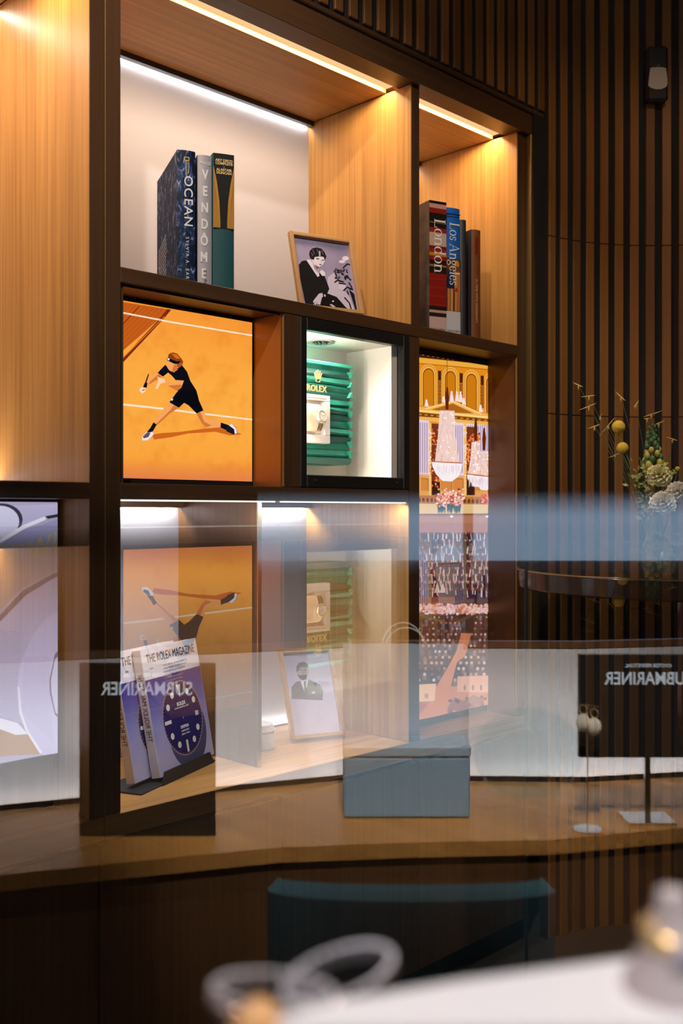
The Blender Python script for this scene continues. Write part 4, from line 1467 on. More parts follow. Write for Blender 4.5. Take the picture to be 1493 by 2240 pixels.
rz = R(-16)
fb = C(-.1152, 2.70, Z1b)
w1, h1 = .196, .230
ctr = fb + Vector((math.cos(rz), math.sin(rz), 0)) * (w1 / 2)
f1 = photo_frame('oak framed black-and-white photo of a seated woman beside flowers on the upper shelf', (ctr.x, ctr.y, Z1b + .0055), rz, R(17), w1, h1)
P1 = on_frame(f1, 620, 500, 8.294)
pp = Print(P1, (0, -1, 0))
pp.grid((-w1 / 2 + .011, -.004, .011), (w1 - .022, 0, 0), (0, 0, h1 - .022), 10, 10, lambda u, v: mixc((178, 168, 200), (140, 130, 164), .4 + .5 * u * v + .5 * nz(u, v, 4)))
BLK, PAL = (30, 28, 30), (222, 212, 232)
pp.poly([(800, 880), (930, 800), (1000, 1000), (1200, 1250), (1300, 1510), (1180, 1500), (900, 1260), (790, 1170)], (200, 190, 214), 1)
pp.ell(1120, 540, 60, 40, (226, 218, 240), 1)
pp.ell(1060, 600, 60, 30, (220, 210, 234), 1)
pp.poly([(275, 660), (330, 590), (410, 575), (620, 860), (660, 800), (745, 870), (780, 960), (828, 1090), (790, 1180), (700, 1200), (560, 1290), (540, 1390), (390, 1360), (300, 900)], BLK, 2)
pp.poly([(700, 1190), (800, 1180), (960, 1240), (1120, 1420), (1220, 1500), (540, 1400), (620, 1290)], (24, 22, 24), 2)
pp.poly([(410, 572), (480, 560), (620, 760), (650, 860), (615, 880)], PAL, 3)
pp.poly([(500, 560), (545, 560), (570, 690), (640, 720), (620, 800), (560, 740)], (206, 194, 214), 3)
pp.poly([(655, 770), (700, 750), (750, 800), (755, 860), (700, 860), (660, 810)], (226, 218, 234), 4)
pp.poly([(525, 560), (560, 510), (680, 510), (745, 530), (740, 600), (700, 670), (650, 700), (600, 680), (545, 640)], (224, 214, 230), 5)
pp.poly([(460, 470), (470, 410), (520, 360), (600, 345), (690, 370), (745, 440), (772, 510), (745, 580), (720, 510), (640, 505), (560, 520), (545, 570), (480, 540)], (34, 30, 36), 6)
for (a, b_, c_, d_) in ((520, 380, 560, 470), (600, 370, 640, 480), (680, 390, 720, 480), (500, 440, 530, 500)):
    pp.line((a, b_), (c_, d_), 16, (92, 86, 98), 7)
pp.poly([(640, 400), (665, 420), (665, 500), (640, 505)], (190, 180, 200), 7)
pp.line((585, 545), (645, 552), 12, (60, 52, 62), 7)
pp.line((690, 570), (730, 580), 12, (60, 52, 62), 7)
pp.ell(615, 556, 14, 6, (40, 36, 44), 8)
pp.ell(708, 580, 12, 6, (40, 36, 44), 8)
pp.line((668, 570), (684, 622), 8, (176, 164, 186), 7)
pp.poly([(632, 640), (662, 648), (690, 650), (664, 668)], (70, 56, 66), 8)
pp.poly([(570, 680), (620, 690), (640, 712), (600, 750)], (110, 98, 116), 6)
pp.poly([(545, 1300), (640, 1180), (700, 1170), (715, 1230), (690, 1260), (660, 1390), (625, 1370), (610, 1390), (590, 1370), (570, 1390), (530, 1330)], (206, 196, 216), 5)
pp.line((560, 1330), (560, 1385), 8, (60, 54, 62), 6)
pp.line((600, 1330), (604, 1385), 8, (60, 54, 62), 6)
pp.poly([(830, 1380), (870, 1370), (940, 1420), (900, 1440)], (190, 180, 198), 5)
pp.ell(895, 1320, 18, 14, (226, 216, 220), 5)
pp.poly([(730, 1195), (755, 1200), (760, 1235), (738, 1240)], (226, 218, 222), 6)
rp = random.Random(4)
for q in range(20):
    x, y = rp.uniform(930, 1160), rp.uniform(740, 900)
    pp.ell(x, y, rp.uniform(20, 45), rp.uniform(12, 26), rp.choice([(30, 28, 32), (46, 44, 50), (70, 66, 76)]), 3 + q % 3, 8, rp.uniform(0, 3))
for (a, b_) in (((1070, 720), (1150, 640)), ((1150, 640), (1200, 660)), ((1130, 850), (1220, 940)), ((920, 980), (980, 930)), ((980, 940), (1090, 970)), ((1000, 990), (1120, 1010)), ((1080, 1130), (1140, 1070)), ((1140, 1060), (1260, 1110)), ((1190, 1100), (1250, 1100)), ((1150, 1130), (1175, 1200)), ((1100, 1250), (1190, 1350)), ((1190, 1350), (1230, 1490)), ((1200, 1130), (1330, 1500)), ((1180, 980), (1240, 1080))):
    pp.line(a, b_, 22, (28, 26, 32), 6)
pp.poly([(1190, 1110), (1280, 1190), (1335, 1500), (1305, 1500)], (20, 18, 22), 5)
pp.ell(1060, 1060, 70, 60, (214, 204, 226), 5)
pp.poly([(380, 1370), (540, 1390), (940, 1440), (1220, 1490), (1400, 1520), (1400, 1700), (380, 1500)], (150, 140, 150), 3)
trim_print(pp, -w1 / 2 + .011, w1 / 2 - .011, .011, h1 - .011)
pp.build('photo', M['print_gloss'], f1)

rz2 = R(-20)
w2, h2 = .168, .262
fb2 = C(-.1456, 2.870, ZC)
ctr = fb2 + Vector((math.cos(rz2), math.sin(rz2), 0)) * (w2 / 2)
f2 = photo_frame('oak framed faded portrait photo of a bearded man in the lower niche', (ctr.x, ctr.y, ZC + .0065), rz2, R(22), w2, h2)
P2 = on_frame(f2, 560, 1400, 6.22)
pp = Print(P2, (0, -1, 0))
pp.grid((-w2 / 2 + .011, -.004, .011), (w2 - .022, 0, 0), (0, 0, h2 - .022), 8, 10, lambda u, v: mixc((196, 186, 206), (166, 156, 190), v + .3 * nz(u, v, 4)))
pp.poly([(480, 800), (480, 640), (540, 570), (620, 550), (740, 545), (870, 610), (910, 700), (900, 820)], (74, 66, 70), 1)
pp.poly([(600, 550), (710, 545), (690, 640), (660, 710), (630, 640)], (206, 198, 208), 2)
pp.poly([(650, 560), (672, 560), (676, 690), (655, 700)], (60, 54, 60), 3)
pp.ell(630, 430, 84, 108, (150, 136, 140), 3, 18)
pp.poly([(545, 440), (545, 360), (580, 310), (650, 295), (705, 330), (712, 390), (690, 370), (600, 372), (570, 420)], (64, 56, 60), 4)
pp.poly([(560, 470), (600, 480), (650, 470), (690, 480), (680, 530), (640, 548), (590, 530)], (58, 50, 54), 4)
pp.line((585, 408), (618, 406), 10, (60, 50, 54), 5)
pp.line((646, 406), (680, 408), 10, (60, 50, 54), 5)
pp.line((632, 410), (634, 455), 8, (120, 106, 110), 5)
pp.ell(778, 715, 28, 18, (196, 186, 190), 4)
trim_print(pp, -w2 / 2 + .011, w2 / 2 - .011, .011, h2 - .011)
pp.build('photo', M['print_gloss'], f2)

# ================================================================== MAGAZINES AND THEIR STAND
MR = R(23)
mx, mb = Vector((math.cos(MR), math.sin(MR), 0)), Vector((-math.sin(MR), math.cos(MR), 0))
LEAN = R(10.7)
mag_o = Vector((1.414, 2.030, -.640))
mag_w, mag_h, mag_t = .264, .310, .024
navy = plain('navy_dial', (.012, .016, .16), .35)
silver_cover = None


def magazine(label, origin):
    t_ = thing('magazine', label, 'magazine', origin, (-LEAN, 0, MR), 'watch magazines on the black stand')
    finish('pages', bbox(.0025, mag_w - .001, .0008, mag_t - .0008, .001, mag_h - .001), M['paper'], t_)
    bm = merge(bbox(0, .002, 0, mag_t, 0, mag_h, .0004), bbox(.0021, mag_w, 0, .0007, 0, mag_h), bbox(.0021, mag_w, mag_t - .0007, mag_t, 0, mag_h))
    finish('cover', bm, plain('white_cover', (.74, .72, .76), .4), t_)
    q = Print(lambda x, z: Vector((x, -.0002, z)), (0, -1, 0), .0001)
    zt = mag_h * .755
    q.grid((.001, -.0002, .001), (mag_w - .002, 0, 0), (0, 0, zt), 4, 16, lambda u, v: mixc(mixc((196, 186, 212), (150, 146, 200), v * 2), (36, 50, 136), (v - .5) * 2.2), 1)
    cx, cz, rx = mag_w * .54, mag_h * .385, .094
    q.ell(cx + .012, cz - .035, rx * .96, rx, (70, 72, 110), 2, 40)
    q.ell(cx, cz, rx, rx, (196, 150, 92), 3, 48)
    q.ell(cx, cz, rx * .975, rx * .975, (16, 20, 92), 4, 48)
    for h in range(60):
        a = R(6 * h)
        q.line((cx + math.sin(a) * rx * .93, cz + math.cos(a) * rx * .93), (cx + math.sin(a) * rx * .965, cz + math.cos(a) * rx * .965), .0009, (190, 190, 220), 5)
    for h in range(12):
        a = R(30 * h)
        x, z = cx + math.sin(a) * rx * .76, cz + math.cos(a) * rx * .76
        if h == 0:
            q.poly([(x - .010, z + .013), (x + .010, z + .013), (x, z - .020)], (226, 220, 214), 5)
        elif h == 3:
            q.poly([(x - .012, z - .006), (x + .004, z - .006), (x + .004, z + .006), (x - .012, z + .006)], (210, 206, 214), 5)
        elif h in (6, 9):
            dx, dz = (.0045, .015) if h == 6 else (.015, .0045)
            q.poly([(x - dx, z - dz), (x + dx, z - dz), (x + dx, z + dz), (x - dx, z + dz)], (232, 226, 214), 5)
        else:
            q.ell(x, z, .0082, .0082, (236, 228, 214), 5, 14)
    q.ell(cx, cz, .003, .003, (120, 120, 160), 5)
    q.build('cover_print', M['print_gloss'], t_)
    B = lambda x, z, y=-.0010: basis((x, y, z), (1, 0, 0), (0, 0, 1))
    bm = text_mesh('THE ROLEX MAGAZINE', .0300, .0001, 'LEFT', .72, 1.0, B(.020, mag_h - .026))
    finish('title', bm, M['ink'], t_, label='black magazine title')
    bm = bmesh.new()
    for i in range(6):
        text_mesh('OYSTER PERPETUAL THE WORLD OF WATCHES'[: 36 - i * 2], .0068, .0001, 'LEFT', .8, 1.0, B(.088, mag_h - .050 - i * .0082), bm=bm)
    text_mesh('ISSUE', .0062, .0001, 'LEFT', .9, 1.0, B(.03, mag_h - .050), bm=bm)
    finish('small_print', bm, plain('grey_ink', (.25, .25, .30), .6), t_)
    bm = text_mesh('ROLEX', .013, .0001, 'CENTER', 1.0, 1.0, B(cx, cz + .036), bold=.0003)
    text_mesh('OYSTER PERPETUAL DATE', .0058, .0001, 'CENTER', 1.0, 1.0, B(cx, cz + .027), bm=bm)
    text_mesh('DEEPSEA', .010, .0001, 'CENTER', 1.0, 1.0, B(cx, cz - .022), bold=.0002, bm=bm)
    text_mesh('SUBMARINER', .0062, .0001, 'CENTER', 1.0, 1.0, B(cx, cz - .032), bm=bm)
    text_mesh('12800 ft = 3900 m', .0055, .0001, 'CENTER', 1.0, 1.0, B(cx, cz - .040), bm=bm)
    finish('dial_lettering', bm, M['white'], t_)
    bm = text_mesh('THE ROLEX MAGAZINE', .0185, .0001, 'CENTER', .85, 1.0, basis((-.0003, mag_t / 2, mag_h * .55), (0, 0, 1), (0, -1, 0)))
    finish('spine_title', bm, M['ink'], t_)
    return t_


magazine('front magazine with the whole blue watch dial showing, nearest the partition', mag_o)
magazine('rear magazine, mostly hidden behind the front one against the left panel', mag_o - mx * .066 + mb * (mag_t / math.cos(LEAN) + .003) + Vector((0, 0, -.0)))
st = thing('magazine_stand', 'low black stand holding the two watch magazines', 'stand', mag_o - Vector((0, 0, .015)), (0, 0, MR))
bm = bmesh.new()
box(bm, -.10, .25, -.012, .105, 0, .004, .001)
finish('base', bm, M['black_card'], st)
bm = bmesh.new()
prof = [(-.016, .0), (-.012, .0), (-.0075, .030), (-.0115, .030)]
extr_v = []
a = [bm.verts.new((-.012 if i in (0, 1) else .004, y, z)) for i, (y, z) in enumerate(prof)]
b_ = [bm.verts.new((.236 if i in (0, 1) else .222, y, z)) for i, (y, z) in enumerate(prof)]
bm.faces.new(a)
bm.faces.new(b_[::-1])
for k in range(4):
    bm.faces.new((a[k], b_[k], b_[(k + 1) % 4], a[(k + 1) % 4]))
bmesh.ops.recalc_face_normals(bm, faces=bm.faces)
finish('front_lip', bm, M['black_card'], st)
for x in (-.08, .20):
    bm = bmesh.new()
    v = [bm.verts.new((x, y, z)) for y, z in ((.078, .004), (.104, .004), (.128, .20), (.116, .20))]
    v2 = [bm.verts.new(p.co + Vector((.012, 0, 0))) for p in v]
    bm.faces.new(v)
    bm.faces.new(v2[::-1])
    for k in range(4):
        bm.faces.new((v[k], v2[k], v2[(k + 1) % 4], v[(k + 1) % 4]))
    bmesh.ops.recalc_face_normals(bm, faces=bm.faces)
    finish('back_support', bm, M['black_card'], st)

# ---- white jar
jp = Vector((1.824, 2.15, ZC))
jar = thing('jar', 'small white ceramic jar with lid beside the partition', 'jar', jp)
porc = plain('white_ceramic', (.74, .72, .72), .35, noise_amt=.06, nscale=60)
bm = bmesh.new()
lathe(bm, [(0, 0), (.040, 0), (.046, .004), (.046, .044), (.043, .048), (0, .048)], 40)
finish('body', bm, porc, jar, smooth=True)
bm = bmesh.new()
lathe(bm, [(0, .0485), (.046, .0485), (.047, .052), (.042, .060), (.040, .068), (.030, .071), (0, .072)], 40)
finish('lid', bm, porc, jar, smooth=True)

# ================================================================== HIGH ROUND TABLE, VASE AND FLOWERS
tc_ = C(1.0, 2.85)
ZTB = -.16
tbl = thing('round_table', 'high dark round table in front of the slatted wall', 'table', (tc_.x, tc_.y, FLOOR))
darkt = plain('dark_polished_wood', (.035, .022, .016), .16, coat=.5)
H_ = ZTB - FLOOR
bm = bmesh.new()
lathe(bm, [(0, H_ - .055), (.488, H_ - .055), (.494, H_ - .050), (.497, H_ - .006), (.492, H_), (0, H_)], 96)
finish('tabletop', bm, darkt, tbl, smooth=True)
bm = bmesh.new()
lathe(bm, [(.4975, H_ - .004), (.499, H_ - .004), (.499, H_ - .001), (.4975, H_ - .001), (.4975, H_ - .004)], 96)
finish('edge_band', bm, M['brass_edge'], tbl, smooth=True)
bm = bmesh.new()
lathe(bm, [(0, 0), (.25, 0), (.25, .02), (.08, .04), (.06, .08), (.06, H_ - .056), (0, H_ - .056)], 48)
finish('pedestal', bm, darkt, tbl, smooth=True)

vc = C(.80, 2.55, ZTB + .0005)
vase = thing('vase', 'clear glass vase on the high round table', 'vase', vc)
bm = bmesh.new()
lathe(bm, [(0, 0), (.030, 0), (.036, .006), (.044, .04), (.043, .075), (.030, .105), (.026, .118), (.029, .126), (.0275, .126), (.0245, .118), (.0285, .104), (.0415, .075), (.0425, .04), (.0345, .008), (0, .005)], 40)
finish('body', bm, glass('vase_glass', .06, (.93, .97, .96)), vase, smooth=True)
bm = bmesh.new()
lathe(bm, [(0, .006), (.034, .0085), (.0418, .04), (.041, .07), (0, .07)], 32)
finish('water', bm, glass('water', .03, (.93, .97, .98)), vase, smooth=True)

m_stem = plain('green_stem', (.10, .14, .035), .6)
m_leaf = plain('dusty_green_leaf', (.26, .29, .07), .6, noise_amt=.3, nscale=60)
m_yel = plain('yellow_ball', (.62, .40, .035), .8, noise_amt=.35, nscale=700, bump=.8)
m_cream = plain('cream_petal', (.80, .74, .42), .6)
m_white = plain('white_petal', (.85, .82, .74), .6)
m_straw = plain('straw', (.50, .34, .08), .7)
m_stalk = plain('dry_stalk', (.13, .10, .03), .8)


def fpos(px, py, t=2.55):
    """metric point in the vertical plane of the bouquet, t metres from the entrance axis origin"""
    return ray(px, py) * t


VM = vc + Vector((0, 0, .118))


def stem_pts(top, n=8, bow=.02, start=None):
    s0 = start if start is not None else vc + Vector((rnd.uniform(-.012, .012), rnd.uniform(-.012, .012), .012))
    mid = Vector((VM.x + (top.x - VM.x) * .12, VM.y + (top.y - VM.y) * .12, VM.z + .01))
    out = []
    for i in range(n + 1):
        t_ = i / n
        p = s0 * (1 - t_) ** 2 + mid * 2 * t_ * (1 - t_) + top * t_ * t_
        out.append(p)
    return out


def petals(bm, R0, rows, seed):
    rr = random.Random(seed)
    for k in range(rows):
        f = k / (rows - 1)
        n = 44
        elev = R(-25 + 105 * f)
        rad = R0 * (1 - .35 * f)
        ring0, ring1, ring2 = [], [], []
        ph = rr.uniform(0, 6)
        for i in range(n):
            a = 2 * math.pi * i / n
            ruf = .10 * math.sin(a * 9 + ph) + .07 * math.sin(a * 17 + ph * 2)
            d = Vector((math.cos(a) * math.cos(elev), math.sin(a) * math.cos(elev), math.sin(elev)))
            up = Vector((-math.cos(a) * math.sin(elev), -math.sin(a) * math.sin(elev), math.cos(elev)))
            ring0.append(bm.verts.new(d * rad * .15))
            ring1.append(bm.verts.new(d * rad * .65 + up * rad * ruf * .5))
            ring2.append(bm.verts.new(d * rad * (.96 + rr.uniform(-.10, .06)) + up * rad * (ruf * 1.4)))
        for i in range(n):
            j = (i + 1) % n
            bm.faces.new((ring0[i], ring0[j], ring1[j], ring1[i]))
            bm.faces.new((ring1[i], ring1[j], ring2[j], ring2[i]))


for i, (px, py, t_, r_, mm, lab) in enumerate([
        (1440, 1038, 2.53, .036, m_cream, 'pale yellow ruffled carnation highest in the vase'),
        (1482, 1074, 2.50, .033, m_white, 'ivory carnation furthest right in the vase'),
        (1449, 1098, 2.47, .036, m_white, 'white carnation lowest in the bouquet'),
]):
    p = fpos(px, py, t_)
    fl = thing('carnation', lab, 'flower', p, group='carnations in the vase')
    bm = bmesh.new()
    petals(bm, r_, 7, i)
    tilt = Matrix.Rotation(R(38), 4, Vector((SQ, -SQ, 0))) @ Matrix.Rotation(R(rnd.uniform(-20, 20)), 4, 'Z')
    bmesh.ops.transform(bm, matrix=tilt, verts=bm.verts)
    finish('petals', bm, mm, fl, smooth=True)
    bm = bmesh.new()
    tube(bm, [q - p for q in stem_pts(p - Vector((0, 0, r_ * .35)))], .0022)
    finish('stem', bm, m_stem, fl)
for i, (px, py, r_, lab) in enumerate([(1352, 934, .0165, 'round yellow billy button flower standing highest at the left'),
                                       (1361, 980, .0145, 'second yellow billy button flower just below the other'),
                                       (1481, 1026, .0065, 'tiny yellow billy button flower at the right edge')]):
    p = fpos(px, py, 2.56)
    fl = thing('billy_button', lab, 'flower', p, group='billy buttons in the vase')
    bm = bmesh.new()
    ball(bm, r_, None, 28, 18)
    rr = random.Random(i)
    for v in bm.verts:
        v.co *= 1 + rr.uniform(-.03, .05)
    finish('flower_head', bm, m_yel, fl, smooth=True)
    bm = bmesh.new()
    tube(bm, [q - p for q in stem_pts(p - Vector((0, 0, r_)))], .0013)
    finish('stem', bm, m_stem, fl)
# snapdragon spike
p = fpos(1425, 930, 2.57)
sn = thing('snapdragon', 'green and yellow snapdragon spike rising behind the carnations', 'flower', p)
pts = stem_pts(p, 14)
bm = bmesh.new()
tube(bm, [q - p for q in pts], .002)
finish('stem', bm, m_stem, sn)
bm, bm2 = bmesh.new(), bmesh.new()
for k in range(60):
    f = k / 60
    a = k * 2.4
    base = fpos(1425 + 4 * math.sin(k) + (1 - f) * 3, 1030 - f * 100, 2.57) - p
    rr_ = .004 + .022 * (1 - f) ** 1.2
    off = Vector((math.cos(a), math.sin(a), .25)) * rr_
    sz = .0035 + .0055 * (1 - f)
    ball(bm if f > .45 else (bm2 if k % 3 else bm), sz, Matrix.Translation(base + off) @ Matrix.Diagonal((1, 1, 1.3, 1)), 8, 6)
finish('buds', bm, plain('green_bud', (.05, .13, .045), .6), sn, smooth=True)
finish('blossoms', bm2, plain('yellow_blossom', (.42, .36, .07), .6), sn, smooth=True)
# leafy sprays
for i, (px, py, n, lab) in enumerate([(1372, 1035, 30, 'leafy green spray trailing left below the billy buttons'),
                                      (1392, 1062, 20, 'short leafy spray close above the vase rim'),
                                      (1398, 1000, 30, 'leafy yellow-green spray left of the snapdragon'),
                                      (1462, 990, 34, 'leafy yellow-green spray right of the snapdragon')]):
    p = fpos(px, py, 2.54)
    sp = thing('leaf_spray', lab, 'foliage', p, group='leaf sprays in the vase')
    pts = stem_pts(p, 10)
    bm = bmesh.new()
    tube(bm, [q - p for q in pts], .0013)
    finish('stem', bm, m_stem, sp)
    bm = bmesh.new()
    for k in range(n):
        f = .62 + .38 * rnd.random()
        q = pts[int(f * 10)] - p + Vector((rnd.uniform(-.022, .022), rnd.uniform(-.022, .022), rnd.uniform(-.022, .022)))
        d = Vector((rnd.uniform(-1, 1), rnd.uniform(-1, 1), rnd.uniform(-.3, 1))).normalized()
        s_ = d.orthogonal().normalized()
        L_ = rnd.uniform(.012, .022)
        w_ = L_ * .36
        v = [bm.verts.new(x) for x in (q, q + d * L_ * .5 + s_ * w_, q + d * L_, q + d * L_ * .5 - s_ * w_)]
        c_ = bm.verts.new(q + d * L_ * .5 + d.cross(s_) * w_ * .4)
        for a_ in range(4):
            bm.faces.new((v[a_], v[(a_ + 1) % 4], c_))
    finish('leaves', bm, m_leaf, sp)
# wild oat stalks with hanging spikelets
oats = [((1265, 842), (1252, 836), 'top left'), ((1288, 866), (1270, 868), 0), ((1288, 888), (1266, 897), 0), ((1313, 910), (1308, 918), 0), ((1300, 932), (1284, 938), 0),
        ((1330, 930), (1310, 954), 0), ((1358, 868), (1345, 856), 0), ((1390, 885), (1396, 876), 0), ((1424, 906), (1448, 898), 0), ((1415, 915), (1407, 916), 0), ((1345, 995), (1330, 1001), 0), ((1440, 925), (1452, 920), 0), ((1470, 960), (1455, 955), 0)]
labs = ['oat grass stalk reaching furthest up to the left', 'oat grass stalk second from the top at the left', 'oat grass stalk third down at the left', 'oat grass stalk over the left slats with a short tip', 'oat grass stalk fifth down at the left',
        'oat grass stalk just left of the upper billy button', 'oat grass stalk above the upper billy button', 'oat grass stalk right of and above the upper billy button', 'oat grass stalk pointing right above the snapdragon', 'oat grass stalk over the snapdragon tip',
        'oat grass stalk left of the lower billy button', 'oat grass stalk right of the snapdragon tip', 'oat grass stalk low at the right edge']
for (tp_, tip, _), lab in zip(oats, labs):
    p = fpos(*tp_, 2.56)
    e_ = fpos(*tip, 2.57)
    oo = thing('oat_stalk', lab, 'dried grass', p, group='oat grass in the vase')
    bm = bmesh.new()
    tube(bm, [q - p for q in stem_pts(p, 10)], [.0010] * 5 + [.0006] * 6, 5)
    finish('stalk', bm, m_stalk, oo)
    bm = bmesh.new()
    d = (e_ - p)
    for s_, k_ in ((1, 1.0), (-.9, .8)):
        a = d * s_
        L_ = a.length
        tube(bm, [Vector((0, 0, 0)), a * .35 + Vector((0, 0, -.001)), a * k_], [.0012, .0017, .0003], 5)
    for q in range(2):
        tube(bm, [Vector((0, 0, 0)), Vector((.003 * (q - .5), 0, -.005)), Vector((.006 * (q - .5), 0, -.012))], [.0006, .0021, .0004], 5)
    finish('spikelet', bm, m_straw, oo)

# ================================================================== WALL FITTING ON THE SLATS
pw_, tg, nn_ = wall_pos(0.0)
def wall_hit(px):
    best = None
    for k in range(0, 1600):
        s_ = k * .001
        q, a, n_ = wall_pos(s_)
        r_, t_ = (q.x - q.y) * SQ, (q.x + q.y) * SQ
        d_ = abs(r_ / t_ - (px - 746.5) / FPX)
        if best is None or d_ < best[0]:
            best = (d_, q, a, n_, t_)
    return best
_, q, tg, nrm, tt = wall_hit(1430)
zc_ = (1120 - 150) / FPX * tt
wfit = thing('wall_fitting', 'small dark wall fitting with a pale hanging tag high on the slats', 'wall fitting', q + nrm * .0005 + Vector((0, 0, zc_)), (0, 0, math.atan2(tg.y, tg.x)))
bm = bmesh.new()
box(bm, -.036, .036, -.040, 0, -.125, .060, .008)
finish('holder', bm, plain('dark_plastic', (.012, .010, .009), .6), wfit)
bm = bmesh.new()
pts = [(-.026, .010), (-.018, .012), (.018, .012), (.026, .008), (.030, -.020), (.031, -.045), (.026, -.054), (.010, -.061), (-.010, -.061), (-.026, -.055), (-.033, -.047), (-.030, -.020)]
extr(bm, [(x, z - .028) for x, z in pts], -.046, -.0408)
finish('tag', bm, plain('pale_plastic', (.62, .54, .45), .6), wfit, label='pale rounded hanging tag')
bm = bmesh.new()
torus(bm, .005, .0012, Matrix.Translation((.001, -.043, -.011)) @ Matrix.Rotation(R(90), 4, 'X'), 18, 6)
finish('ring', bm, M['steel'], wfit)

# slim dark post before the slatted wall
pp_ = C(.3474, 1.906, FLOOR)
post = thing('post', 'slim dark metal post standing before the slatted wall', 'post', pp_)
bm = bmesh.new()
cyl(bm, .0032, .0032, 1.43, 12, Matrix.Translation((0, 0, .715)))
finish('shaft', bm, plain('dark_green_metal', (.02, .03, .03), .5), post)
bm = bmesh.new()
lathe(bm, [(0, 0), (.10, 0), (.10, .008), (.02, .014), (0, .014)], 32)
finish('foot', bm, M['black_metal'], post, smooth=True)

# ================================================================== GLASS NEAR THE VIEWER
gs = thing('glass_shelf', 'clear horizontal glass shelf at eye level mirroring the niches', 'glass shelf', C(0, .2, -.008))
TILT = .0016


def glass_sheet(corners, mat, label=None):
    bm = bmesh.new()
    gv = [[bm.verts.new(C(r_, t_, -.0081 + TILT * t_ + zz)) for r_, t_ in corners] for zz in (0.0, -.004)]
    f = bm.faces.new(gv[0])
    f.material_index = 0
    f = bm.faces.new(gv[1][::-1])
    f.material_index = 1
    for k in range(4):
        f = bm.faces.new((gv[1][k], gv[1][(k + 1) % 4], gv[0][(k + 1) % 4], gv[0][k]))
        f.material_index = 1
    bmesh.ops.recalc_face_normals(bm, faces=bm.faces)
    finish('pane', bm, [mat, M['glass_under']], gs, world=True, label=label)


glass_sheet([(-.26, .060), (.0039, .060), (.0225, .345), (-.26, .345)], M['glass_top'], 'mirroring glass pane on the left')
glass_sheet([(.0041, .060), (.26, .060), (.26, .345), (.0227, .345)], M['glass_matt'], 'less reflective glass pane on the right')
bm = merge(slab_rt(.262, .27, .30, .345, -.40, .0), slab_rt(-.27, -.262, .30, .345, -.40, .0))
finish('bracket', bm, M['black_metal'], gs, world=True)

PT = .36
vit = thing('vitrine', 'glass-fronted jewellery vitrine right before the viewer', 'vitrine', C(0, .44, FLOOR))
finish('glass_front', slab_rt(-.27, .27, PT, PT + .004, -.27, .0028), M['glass_pane'], vit, world=True)
finish('cabinet_body', slab_rt(-.27, .27, PT, .52, FLOOR, -.2705), M['black_metal'], vit, world=True)

# white jewellery block, rounded, inside the vitrine
wb = C(.075, .405, -.27)
ang = R(-45) + math.atan2(.049, .151) + R(90) - R(90)
m_wht = plain('white_lacquer', (.80, .77, .78), .4)
bm = bmesh.new()
def rt_poly(pts, z0, z1):
    b = bmesh.new()
    lo = [b.verts.new(C(r_, t_, z0)) for r_, t_ in pts]
    hi = [b.verts.new(C(r_, t_, z1)) for r_, t_ in pts]
    b.faces.new(lo[::-1])
    b.faces.new(hi)
    for k in range(len(pts)):
        b.faces.new((lo[k], lo[(k + 1) % len(pts)], hi[(k + 1) % len(pts)], hi[k]))
    bmesh.ops.recalc_face_normals(b, faces=b.faces)
    bmesh.ops.bevel(b, geom=b.edges[:], offset=.004, segments=2, affect='EDGES')
    return b
blk = finish('display_block', rt_poly([(-.030, .372), (.20, .372), (.20, .478), (.131, .459), (.050, .436), (-.005, .417), (-.028, .404)], -.2695, -.200), m_wht)
tag(blk, 'white lacquer jewellery block at the bottom right', 'display block')

# ring on a stand, right foreground
rp_ = C(.139, .425, -.1995)
rst = thing('ring_stand', 'pale cone ring stand on the white block at the lower right', 'ring stand', rp_)
bm = bmesh.new()
lathe(bm, [(0, 0), (.021, 0), (.020, .004), (.0095, .024), (.006, .040), (0, .042)], 32)
finish('cone', bm, plain('blush_leather', (.62, .53, .52), .6), rst, smooth=True)
ring = thing('ring', 'gold ring with a large faceted stone on the cone at lower right', 'ring', rp_ + Vector((0, 0, .0215)), (R(8), R(12), R(-45)))
bm = bmesh.new()
torus(bm, .0118, .0021, None, 40, 12)
for v in bm.verts:
    v.co.z *= 1.7
finish('band', bm, M['gold'], ring, smooth=True)
bm = bmesh.new()
lathe(bm, [(0, -.004), (.0062, .0005), (.0062, .0012), (.004, .003), (0, .003)], 8, Matrix.Translation((.001, -.0142, .001)) @ Matrix.Rotation(R(90), 4, 'X'))
finish('stone', bm, plain('opal_stone', (.74, .72, .84), .08, coat=.6), ring, label='pale iridescent faceted stone')

